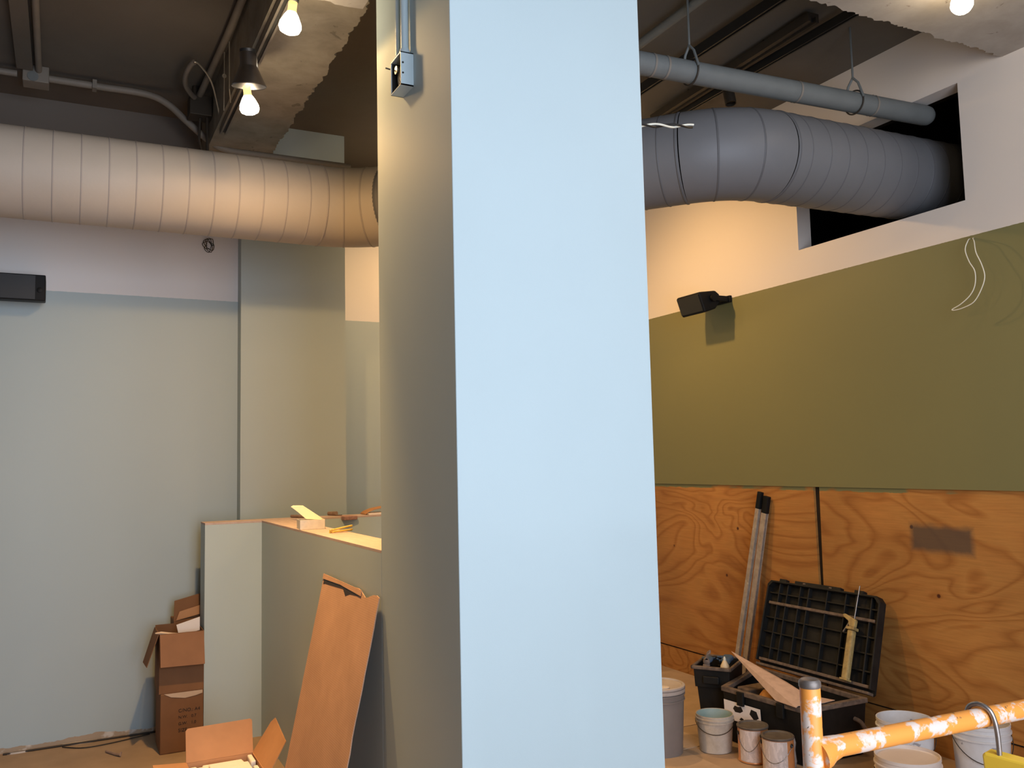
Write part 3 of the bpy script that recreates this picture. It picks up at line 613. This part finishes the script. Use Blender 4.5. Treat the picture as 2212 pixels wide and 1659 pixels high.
MB().add(q+[p+d_ for p in q], [(0, 1, 2, 3, 4, 5), (11, 10, 9, 8, 7, 6)]+[(k, (k+1) % 6, 6+(k+1) % 6, 6+k) for k in range(6)]).build('lid', 'cream2', t)
t = MB().tube([(1.37, 6.03, ZT+.010), (1.395, 5.98, ZT+.011), (1.43, 5.905, ZT+.010)], [.010, .011, .008], 10).build('wooden_dowel', 'handle', None, (1.37, 6.03, ZT), smooth=40); tag(t, 'short round brown dowel lying behind the plastic tub', 'dowel')
t = thing('paint_brush', (1.72, 5.95, ZT), 'worn brush with reddish bristles overhanging the cross half wall', 'brush')
MB().tube([(1.625, 6.04, ZT+.016), (1.668, 5.985, ZT+.016)], [.013, .015], 12).build('handle', 'handle', t, smooth=40)
MB().prism([(-.016, 0), (.016, 0), (.022, .03), (-.022, .03)], 0, .014, frame((1.668, 5.985, ZT+.007), (.79, .61, 0), (.61, -.79, 0))).build('ferrule', 'steel', t)
MB().prism([(-.045, 0), (.045, 0), (.050, .125), (-.050, .125)], 0, .026, frame((1.700, 5.965, ZT+.002), (.97, .22, 0), (.22, -.97, 0))).build('bristles', 'bristle', t, bevel=.004)
P = []
for k in range(61):
    a = 2*math.pi*k/60; P.append((1.275+.020*math.sin(a*1)+.05*math.cos(a)*.9, 4.50+.060*math.cos(a)*.5-.02*math.sin(a), ZT+.006+.010*(k/60)+.004*math.sin(2*a)))
t = thing('yellow_strap', (1.275, 4.50, ZT), 'folded yellow rubber strap lying on the half wall', 'strap')
fr = frame((1.275, 4.50, ZT), (.9, .42, 0), (-.42, .9, 0))
def loop_(z, h, w_):
    return [fr(-.065+.13*s, w_, z+h*s) for s in (0, .25, .5, .75, 1)]+[fr(.07, 0, z+h)]+[fr(-.065+.13*s, -w_, z+h*s+.004) for s in (1, .75, .5, .25, 0)]
MB().tube(smooth_pts(loop_(.005, .003, .012), 4), .0045, 8).build('coil', 'yellowfoam', t, smooth=50); MB().tube(smooth_pts(loop_(.014, .013, .010), 4), .0045, 8).build('coil', 'yellowfoam', t, smooth=50)
cp = [(1.855, ZT+.002), (1.875, ZT+.016), (1.92, ZT+.032), (1.99, ZT+.044), (2.10, ZT+.050)]
m = MB(); prof = cp+[(p, z+.006) for p, z in reversed(cp)]
t = m.prism(prof, 5.93, 6.05, lambda p, q, h: Vector((p, h, q))).build('curled_card', 'card2', None, (1.855, 5.99, ZT), smooth=40); tag(t, 'curled strip of card lying on the cross half wall', 'card')
t = MB().box(1.87, 2.12, 5.90, 6.04, ZT+.0005, ZT+.012).build('folded_paper', 'paper', None, (1.99, 5.97, ZT)); tag(t, 'flat white paper pad under the curled card strip', 'paper')

# ------------------------------------------------------------------ right side: buckets and cans
def bucket(name, c, r, h, mat, label, cat='bucket', group=None, lid=None, fill=None, taper=.86, inside=None, lipn=2, handle=True):
    t = thing(name, (c[0], c[1], .003), label, cat, group); C = (c[0], c[1], .003)
    prof = [(0, 0), (r*taper, 0), (r*(taper+.10), h*.74), (r*(taper+.10), h*.78)]
    for k in range(lipn):
        z = h*(.80+.085*k); rr = r*(taper+.11+.012*k); prof += [(rr, z), (rr+.006, z+.002), (rr+.006, z+.008), (rr, z+.010)]
    prof += [(r*.98, h*.955), (r, h*.96), (r, h), (r*.965, h), (r*.955, h*.95), (r*(taper-.02), .006), (0, .006)]
    MB().lathe(prof, C, 48).build('body', mat, t, smooth=40)
    if lid: MB().lathe([(r*1.02, h-.028), (r*1.03, h-.024), (r*1.03, h+.006), (r*.99, h+.010), (r*.93, h+.010), (r*.91, h+.002), (0, h+.002)], C, 48).build('lid', lid, t, smooth=40)
    if inside: MB().lathe([(r*.952, h*.985), (r*.948, h*.94), (r*(taper+.01), h*.35), (0, h*.345)], C, 48).build('residue', inside, t, smooth=40)
    if fill: MB().lathe([(r*.962, h-.012), (r*.93, h-.016), (0, h-.014)], C, 48).build('contents', fill, t, smooth=40)
    if handle:
        P = [(c[0]-r*1.01*math.cos(a)*.8+.0, c[1]+r*1.01*math.cos(a)*.6-.02*math.sin(a)-r*.55*math.sin(a), .003+h*.86-h*.34*math.sin(a)) for a in [math.pi*k/16 for k in range(17)]]
        P = [Vector((c[0], c[1], .003+h*.84))+Vector((-.8, .6, 0))*(r*1.03*math.cos(a))+Vector((-.6, -.8, 0))*(r*1.03*math.sin(a))+Vector((0, 0, -h*.30*math.sin(a))) for a in [math.pi*k/20 for k in range(21)]]
        MB().tube(P, .0022, 8).build('handle', 'rust', t, smooth=50)
    return t
bucket('lidded_bucket', (3.12, 4.35), .150, .375, 'plasgrey', 'grey lidded bucket half hidden by the column edge', lid='lidgrey', lipn=3, handle=False)
t = MB().lathe([(0, 0), (.035, 0), (.035, .004), (0, .006)], (3.09, 4.26, .385), 16).build('putty_scrap', 'plaster', None, (3.09, 4.26, .385), smooth=40); tag(t, 'dried white putty scrap lying on the grey bucket lid', 'putty')
bucket('paint_pail', (3.415, 4.215), .107, .205, 'dirtybucket', 'small plaster-smeared pail with teal paint residue inside', inside='teal')
bucket('plaster_bucket', (3.365, 2.835), .138, .360, 'plasclean', 'white bucket filled to the brim with beige compound below the orange rail', fill='plasclean', group='white buckets')
bucket('plaster_bucket', (3.80, 3.205), .135, .365, 'plaswhite', 'open white bucket with a jagged dirty rim behind the orange rail', group='white buckets', inside='plaswhite')
bucket('plaster_bucket', (4.045, 2.965), .133, .372, 'plaswhite', 'paint-splashed white bucket behind the padlock', group='white buckets', inside='plaswhite')
def can(c, label, lab0, lab1, e0, e1):
    r, h = .083, .192; C = (c[0], c[1], .003); t = thing('paint_can', C, label, 'paint can', 'gallon paint cans')
    MB().lathe([(0, 0), (r, 0), (r+.002, .003), (r, .006), (r, h-.008)], C, 48).build('body', 'cancopper', t, smooth=40)
    MB().lathe([(r, h-.012), (r+.004, h-.010), (r+.005, h-.002), (r+.002, h+.002), (r-.008, h+.002), (r-.012, h-.004), (r-.020, h-.006), (0, h-.005)], C, 48).build('lid', 'canlid', t, smooth=40)
    vs = []; fs = []; n = 28; a0, a1 = math.radians(lab0), math.radians(lab1)
    for k in range(n+1):
        a = a0+(a1-a0)*k/n
        for z in (.010, h-.014): vs.append((C[0]+(r+.0012)*math.cos(a), C[1]+(r+.0012)*math.sin(a), C[2]+z))
    MB().add(vs, [(2*k, 2*k+2, 2*k+3, 2*k+1) for k in range(n)]).build('paper_label', 'canlabel', t, smooth=60)
    for a in (math.radians(e0), math.radians(e1)):
        d = Vector((math.cos(a), math.sin(a), 0)); MB().lathe([(.010, 0), (.012, .003), (.008, .007), (.004, .004), (0, .004)], Vector(C)+d*r+Vector((0, 0, h*.80)), 16, d).build('handle_ear', 'black', t, smooth=40)
    P = [Vector(C)+Vector((math.cos(a), math.sin(a), 0))*(r+.006)+Vector((0, 0, h*.80-.085*math.sin(math.pi*k/20))) for k, a in [(k, math.radians(e1+(e0-e1)*k/20)) for k in range(21)]]
    MB().tube(P, .0016, 8).build('bail_handle', 'chrome', t, smooth=50)
    return t
can((3.478, 3.965), 'paint can with a white label standing next to the small pail', 172, 258, 262, 160)
can((3.462, 3.752), 'paint can in front with its black handle ear facing the orange post', 152, 262, 283, 140)
t = MB().lathe([(0, 0), (.020, 0), (.026, .03), (.020, .09), (.025, .13), (.016, .165), (0, .17)], (3.580, 3.775, .003), 14).build('plastic_bag', 'bag', None, (3.585, 3.755, .003)); tag(t, 'crumpled grey plastic bag between the paint can and the tool case', 'bag')

# ------------------------------------------------------------------ tote with gloves
t = thing('storage_tote', (3.74, 4.60, .003), 'tall black plastic tote full of gloves and tools', 'tote')
fr = frame((3.755, 4.575, .003), (.82, .57, 0), (-.57, .82, 0))
def ring_prism(m, x, y, xt, yt, z0, z1, wl):
    a = [(-x, -y), (x, -y), (x, y), (-x, y)]; b = [(-xt, -yt), (xt, -yt), (xt, yt), (-xt, yt)]
    ai = [(p-math.copysign(wl, p), q-math.copysign(wl, q)) for p, q in a]; bi = [(p-math.copysign(wl, p), q-math.copysign(wl, q)) for p, q in b]
    vs = [fr(*p, z0) for p in a]+[fr(*p, z1) for p in b]+[fr(*p, z1) for p in bi]+[fr(*p, z0+.006) for p in ai]
    fs = []
    for k in range(4):
        j = (k+1) % 4; fs += [(k, j, 4+j, 4+k), (4+k, 4+j, 8+j, 8+k), (8+k, 8+j, 12+j, 12+k)]
    fs += [(3, 2, 1, 0), (12, 13, 14, 15)]; m.add(vs, fs)
m = MB(); ring_prism(m, .125, .078, .150, .098, 0, .27, .004); m.build('body', 'tool', t, bevel=.006)
m = MB(); ring_prism(m, .160, .108, .166, .114, .262, .385, .006); m.build('upper_body', 'tool', t, bevel=.006)
m = MB(); m.box(-.180, .180, -.128, -.110, .372, .394, fr).box(-.180, .180, .110, .128, .372, .394, fr).box(-.180, -.162, -.128, .128, .372, .394, fr).box(.162, .180, -.128, .128, .372, .394, fr); m.build('rim', 'dust', t, bevel=.006)
for s in (-1, 1): MB().box(*(sorted((s*.155, s*.185))), -.05, .05, .29, .335, fr).build('handle', 'tool', t, bevel=.005)
MB().box(-.155, .155, -.10, .10, .31, .315, fr).build('fill_layer', 'black', t)
def glove(name, fr0, mat, label, sc=1.0):
    bm = bmesh.new(); lay = bm.verts.layers.skin.verify() if False else None
    me = bpy.data.meshes.new(name); V = []; E_ = []; RR = []
    def chain(pts, rs, root=None):
        p = root
        for q, r in zip(pts, rs):
            V.append(q); RR.append(r); i = len(V)-1
            if p is not None: E_.append((p, i))
            p = i
        return p
    a = chain([(0, 0, 0), (.04, 0, .005), (.08, 0, .012)], [.030, .034, .032])
    for k in range(4):
        y = -.027+.018*k; ln = (.05, .06, .065, .055)[k]
        chain([(.105, y, .018), (.105+ln*.6, y*1.15, .016-.01*(k % 2)), (.105+ln, y*1.2, -.005)], [.010, .0095, .008], a)
    chain([(.055, .045, .01), (.085, .060, .008)], [.011, .009], 1)
    me.from_pydata([fr0(p[0]*sc, p[1]*sc, p[2]*sc) for p in V], E_, [])
    o0 = fr0(0, 0, 0); me.transform(Matrix.Translation(-o0))
    o = bpy.data.objects.new(name, me); COL.objects.link(o); o.location = o0; WL[o.name] = o0
    sk = o.modifiers.new('skin', 'SKIN'); 
    for i, r in enumerate(RR): me.skin_vertices[0].data[i].radius = (r*sc, r*.62*sc)
    me.skin_vertices[0].data[0].use_root = True
    sd = o.modifiers.new('sub', 'SUBSURF'); sd.levels = 1; sd.render_levels = 2
    me.materials.append(MT[mat]); return tag(o, label, 'glove', 'work gloves')
def ensure_skin(): pass
fz = lambda a, b, c: fr(a, b, c)
glove('work_glove', frame(fr(.125, -.03, .375), fr(-.3, .0, .35)-fr(.1, -.03, .35), (0, 0, 1)) if False else frame(fr(.120, -.050, .404), fr(-1, .1, 0)-fr(0, 0, 0), fr(0, 1, .25)-fr(0, 0, 0)), 'glove', 'blue work glove draped over the side of the tote', 1.0)
glove('work_glove', frame(fr(-.03, .060, .388), fr(1, .10, .0)-fr(0, 0, 0), fr(0, 1, .2)-fr(0, 0, 0)), 'glove', 'second blue work glove further back inside the tote', .80)
glove('work_glove', frame(fr(-.120, .045, .355), fr(.15, -.2, 1)-fr(0, 0, 0), fr(1, .3, 0)-fr(0, 0, 0)), 'gloveg', 'dirty grey work glove standing up in the tote', .75)
t = thing('glue_bottle', tuple(fr(-.055, -.055, .305)), 'cream squeeze bottle poking up among the gloves', 'bottle')
MB().lathe([(0, 0), (.030, 0), (.032, .04), (.026, .075), (.010, .105), (.008, .108)], fr(-.088, -.066, .316), 20).build('body', 'cream', t, smooth=50); MB().lathe([(.009, .106), (.009, .116), (.004, .128), (0, .128)], fr(-.088, -.066, .316), 14).build('nozzle', 'wire', t, smooth=40)

# ------------------------------------------------------------------ tool case
t = thing('tool_case', (3.85, 4.12, .003), 'large dusty black tool case standing open against the plywood', 'tool case')
FL, FR, BR, BL = (3.575, 4.325), (3.625, 3.712), (4.085, 3.70), (4.10, 4.60)
def inset(Q, d):
    c = Vector((sum(p[0] for p in Q)/4, sum(p[1] for p in Q)/4)); return [tuple(Vector(p)+(c-Vector(p)).normalized()*d*1.4) for p in Q]
Q = [FL, FR, BR, BL]; ZR = .318
def shell(Qo, Qi, z0, z1, zf):
    m = MB(); vs = [(*p, z0) for p in inset(Qo, .02)]+[(*p, z1) for p in Qo]+[(*p, z1) for p in Qi]+[(*p, zf) for p in inset(Qi, .015)]; fs = []
    for k in range(4): j = (k+1) % 4; fs += [(k, j, 4+j, 4+k), (4+k, 4+j, 8+j, 8+k), (8+k, 8+j, 12+j, 12+k)]
    return m.add(vs, fs+[(3, 2, 1, 0), (12, 13, 14, 15)])
shell(Q, inset(Q, .018), .003, ZR-.012, .03).build('body', 'tool', t, bevel=.006)
Qo = [tuple(Vector(p)+(Vector(p)-Vector((3.85, 4.10))).normalized()*.010) for p in Q]; Qi = inset(Q, .024)
m = MB(); vs = [(*p, ZR-.028) for p in Qo]+[(*p, ZR) for p in Qo]+[(*p, ZR) for p in Qi]+[(*p, ZR-.028) for p in Qi]; fs = []
for k in range(4): j = (k+1) % 4; fs += [(k, j, 4+j, 4+k), (4+k, 4+j, 8+j, 8+k), (8+k, 8+j, 12+j, 12+k), (12+k, 12+j, j, k)]
m.add(vs, fs).build('rim', 'dust', t, bevel=.004)
m = MB(); Qb = inset(Q, .03); m.add([(*p, .16) for p in Qb], [(0, 1, 2, 3)]).build('tray_layer', 'black', t)
# sticker on the front panel
d = (Vector(FR)-Vector(FL)).normalized(); nrm = Vector((d.y, -d.x)); nrm = nrm if nrm.x < 0 else -nrm
sf = lambda a, b, c: Vector((FL[0]+d.x*a+nrm.x*(c+.006-.05*(.26-b)*.9), FL[1]+d.y*a+nrm.y*(c+.006-.05*(.26-b)*.9), b))
st = MB().prism([(.012, .135), (.30, .135), (.30, .245), (.012, .245)], 0, .001, sf).build('sticker', 'paper', t, label='white rectangular sticker with black emblem')
MB().prism([(.085, .205), (.10, .225), (.125, .222), (.15, .228), (.165, .205), (.14, .19), (.10, .188)], .001, .0016, sf).build('emblem', 'black', st)
MB().prism([(.215, .20), (.23, .23), (.27, .225), (.285, .19), (.25, .17)], .001, .0016, sf).build('emblem', 'black', st)
MB().prism([(.13, .150), (.145, .165), (.165, .160), (.16, .146)], .001, .0016, sf).build('emblem', 'black', st)
MB().prism([(.185, .146), (.20, .158), (.25, .156), (.26, .146)], .001, .0016, sf).build('emblem', 'black', st)
# latches on front and side handle
for a in (.13, .43): MB().box(a, a+.05, .235, .315, .004, .020, lambda p, q, h: Vector((FL[0]+d.x*p+nrm.x*h, FL[1]+d.y*p+nrm.y*h, q))).build('latch', 'tool', t, bevel=.003)
MB().tube(smooth_pts([(3.99, 3.705, .215), (4.00, 3.665, .20), (4.03, 3.655, .14), (4.06, 3.665, .09), (4.06, 3.71, .085)], 6), .012, 10).build('side_handle', 'dust', t, smooth=50)
# lid
LO = Vector((4.09, 4.615, .335)); LW = .935; LH = .565; LD = .055
lv = Vector((.222, 0, .52)).normalized(); ln_ = Vector((-lv.z, 0, lv.x))
lf = lambda a, b, c: LO+Vector((0.0, -1, 0))*(a-.03*b/LH*0)+lv*b+ln_*(c-LD)+Vector((0, .075*b/LH, 0))
ld = MB()
ch = .03
outline = [(ch*.4, 0), (LW-ch*.4, 0), (LW, ch*.4), (LW, LH-ch), (LW-ch, LH), (ch, LH), (0, LH-ch), (0, ch*.4)]
ld.prism(outline, 0, .010, lf); lid = ld.build('lid', 'tool', t)
def wallseg(a0, a1, b0, b1, c0, c1, name, mat): return MB().box(a0, a1, b0, b1, c0, c1, lf).build(name, mat, lid, bevel=.003)
wallseg(0, .012, .03, LH-.03, .008, LD, 'lid_side', 'tool'); wallseg(LW-.012, LW, .03, LH-.03, .008, LD, 'lid_side', 'tool')
wallseg(.03, LW-.03, LH-.012, LH, .008, LD, 'lid_side', 'tool'); wallseg(.01, LW-.01, 0, .016, .008, LD, 'lid_side', 'dust')
for sx in (0, 1):
    a, b = (0, .03) if sx == 0 else (LW-.03, LW)
    MB().prism([(0, LH-.03), (.03, LH), (.045, LH-.012), (.012, LH-.045)] if sx == 0 else [(LW, LH-.03), (LW-.03, LH), (LW-.045, LH-.012), (LW-.012, LH-.045)], .008, LD, lf).build('lid_corner', 'tool', lid)
for a in (.10, .175, .285, .36, .515, .665, .745, .86): wallseg(a-.005, a+.005, .04, LH-.012, .008, .040, 'rib', 'tool')
for i, b in enumerate((.125, .225, .32, .485)): wallseg(.012, LW-.012, b-.005, b+.005, .008, .036, 'rib', 'tool')
wallseg(.03, LW-.03, .408, .426, .008, .046, 'rib', 'dust'); wallseg(.02, LW-.02, .034, .052, .008, .045, 'step', 'dust')
for a0, a1 in ((.095, .155), (.235, .62), (.73, .80)): wallseg(a0, a1, LH-.004, LH+.020, .01, .045, 'latch_tab', 'tool')
for a in (.31, .53): wallseg(a, a+.022, LH+.002, LH+.012, .044, .050, 'rivet_plate', 'dust')
# things in the case
t = thing('card_sheet', (3.66, 3.95, .30), 'bent stained card sheet sticking up out of the tool case', 'card')
A, B_, C_, D_ = Vector((3.695, 4.375, .500)), Vector((3.60, 3.905, .323)), Vector((3.585, 3.735, .326)), Vector((3.76, 3.80, .345)); E2 = Vector((3.80, 4.02, .375))
MB().add([A, B_, C_, D_, E2, A+Vector((.006, 0, -.002)), B_+Vector((.003, 0, -.003)), C_+Vector((.003, 0, -.003)), D_+Vector((.003, 0, -.003)), E2+Vector((.003, 0, -.003))], [(0, 1, 2), (0, 2, 3), (0, 3, 4), (5, 7, 6), (5, 8, 7), (5, 9, 8), (0, 5, 6, 1), (1, 6, 7, 2), (2, 7, 8, 3), (3, 8, 9, 4), (4, 9, 5, 0)]).build('face', 'sheetcard', t)
MB().add([Vector((3.60, 3.745, .327)), Vector((3.78, 3.72, .325)), Vector((3.88, 3.735, .322)), Vector((3.78, 3.86, .338)), Vector((3.60, 3.745, .330)), Vector((3.78, 3.72, .328)), Vector((3.88, 3.735, .325)), Vector((3.78, 3.86, .341))], [(0, 1, 2, 3), (7, 6, 5, 4), (0, 4, 5, 1), (1, 5, 6, 2), (2, 6, 7, 3), (3, 7, 4, 0)]).build('fold', 'sheetcard', t)
bmx = MB().lathe([(0, -.045), (.035, -.04), (.058, -.015), (.055, .02), (.035, .045), (0, .055)], (3.705, 4.08, .272), 18); 
for v_ in bmx.v: v_.x += .012*math.sin(v_.y*60); v_.z += .008*math.sin(v_.x*70)
t = bmx.build('orange_rag', 'rag', None, (3.70, 4.07, .20), smooth=60); tag(t, 'bunched orange rag inside the tool case', 'rag')
t = MB().box(3.69, 3.90, 4.22, 4.33, .162, .30).build('tool_box', 'dust', None, (3.79, 4.27, .162), bevel=.008); tag(t, 'small dusty brown box inside the far end of the tool case', 'box')
# caulk gun leaning on the lid
t = thing('caulk_gun', tuple(lf(.80, .05, LD)), 'yellow caulking gun leaning against the open case lid', 'caulk gun')
gx = .075
cf = lambda a, b, c: lf(.775+gx*0+a+.012*(b-.1), b, LD+c+.004)
gf = lambda p, q, h: cf(p, q, h)
MB().prism([(-.022, .045), (.022, .045), (.022, .335), (-.022, .335)], 0, .036, gf).build('cradle', 'caulk', t, bevel=.010)
MB().prism([(-.028, .040), (.028, .040), (.028, .052), (-.028, .052)], -.002, .040, gf).build('end_plate', 'caulk', t, bevel=.003)
MB().prism([(-.028, .335), (.030, .335), (.030, .352), (-.028, .352)], -.004, .042, gf).build('collar', 'caulk', t, bevel=.003)
MB().prism([(-.018, .352), (.022, .352), (.026, .395), (.020, .400), (-.060, .425), (-.078, .420), (-.070, .405), (-.030, .385)], .006, .030, gf).build('grip', 'caulk', t, bevel=.005)
MB().prism([(-.022, .372), (-.030, .378), (-.066, .318), (-.060, .312)], .012, .024, gf).build('trigger', 'steel', t, bevel=.002)
MB().tube([gf(.006, .38, .018), gf(.010, .50, .018), gf(.014, .605, .018)], .004, 10).build('plunger_rod', 'chrome', t, smooth=50)

# ------------------------------------------------------------------ levels leaning on the plywood
def level(name, top, bot, w_, th, label):
    t = thing(name, tuple(bot), label, 'spirit level', 'aluminium levels')
    T, B = Vector(top), Vector(bot); d = (T-B).normalized(); s = Vector((0, -1, 0)); s = (s-d*s.dot(d)).normalized(); n = s.cross(d)
    Ln = (T-B).length; fr = lambda p, q, h: B+d*h+s*p+n*q
    hw, ht = w_/2, th/2
    MB().prism([(-hw, -ht), (hw, -ht), (hw, -ht*.5), (hw*.4, -ht*.3), (hw*.4, ht*.3), (hw, ht*.5), (hw, ht), (-hw, ht), (-hw, ht*.5), (-hw*.4, ht*.3), (-hw*.4, -ht*.3), (-hw, -ht*.5)], .02, Ln-.11, fr).build('beam_body', 'alu', t)
    MB().prism([(-hw-.002, -ht-.002), (hw+.002, -ht-.002), (hw+.002, ht+.002), (-hw-.002, ht+.002)], Ln-.12, Ln, fr).build('end_cap', 'blackplastic', t, bevel=.004)
    MB().prism([(-hw-.002, -ht-.002), (hw+.002, -ht-.002), (hw+.002, ht+.002), (-hw-.002, ht+.002)], 0, .03, fr).build('end_cap', 'blackplastic', t, bevel=.004)
    return t, fr, Ln
level('spirit_level', (4.372, 4.790, 1.445), (4.262, 5.055, .004), .034, .026, 'aluminium level with a tall black end cap leaning on plywood')
t, fr, Ln = level('spirit_level', (4.385, 4.742, 1.415), (4.297, 5.002, .004), .046, .026, 'second scuffed level with a white tag beside the first')
MB().prism([(-.014, .0135), (.016, .0135), (.016, .0145), (-.014, .0145)], Ln-.085, Ln-.045, fr).build('white_tag', 'paper', t); MB().prism([(-.014, -.0155), (.016, -.0155), (.016, -.0142), (-.014, -.0142)], Ln-.085, Ln-.045, fr).build('white_tag', 'paper', t)

# ------------------------------------------------------------------ scaffold rail and padlock
t = thing('scaffold_frame', (1.357, 1.371, 0), 'chipped orange scaffold frame with a post and sloping rail', 'scaffold')
MB().tube([(1.357, 1.371, 0), (1.357, 1.371, 1.20), (1.357, 1.371, 1.232)], .0205, 32).build('post', 'orange', t, smooth=50)
MB().lathe([(.021, 0), (.022, .002), (.022, .011), (.018, .016), (.012, .013), (0, .012)], (1.357, 1.371, 1.230), 32).build('cap', 'orangedk', t, smooth=40)
MB().tube([(1.375, 1.371, 1.100), (1.42, 1.371, 1.1035), (2.58, 1.371, 1.078)], [.0225, .0215, .0215], 32).build('rail', 'orange', t, smooth=50)
MB().tube([(1.366, 1.371, 1.094), (1.385, 1.371, 1.098), (1.40, 1.371, 1.101), (1.425, 1.371, 1.1035)], [.034, .031, .026, .022], 32).build('weld', 'orange', t, smooth=60)
MB().tube([(2.58, 1.371, 0), (2.58, 1.371, 1.23)], .0205, 24).build('post', 'orange', t, smooth=50)
MB().tube([(1.357, 1.371, .45), (2.58, 1.371, .45)], .0205, 24).build('rail', 'orange', t, smooth=50)
t = thing('padlock', (1.893, 1.318, .945), 'yellow padlock with a worn steel shackle hooked over the orange rail', 'padlock')
pts = [(1.884, 1.338, 1.005), (1.882, 1.338, 1.06), (1.878, 1.341, 1.095), (1.874, 1.350, 1.116), (1.869, 1.371, 1.125), (1.866, 1.392, 1.116), (1.866, 1.401, 1.095), (1.868, 1.402, 1.075)]
MB().tube(smooth_pts(pts), .0056, 16).build('shackle', 'steel', t, smooth=50)
pf = frame((1.893, 1.318, 1.020), (.10, -1, 0), (.10, 0, -1))
MB().prism([(-.058, .006), (-.050, 0), (.052, 0), (.058, .008), (.056, .075), (-.056, .075)], -.017, .017, pf).build('body', 'yellow', t, bevel=.005)
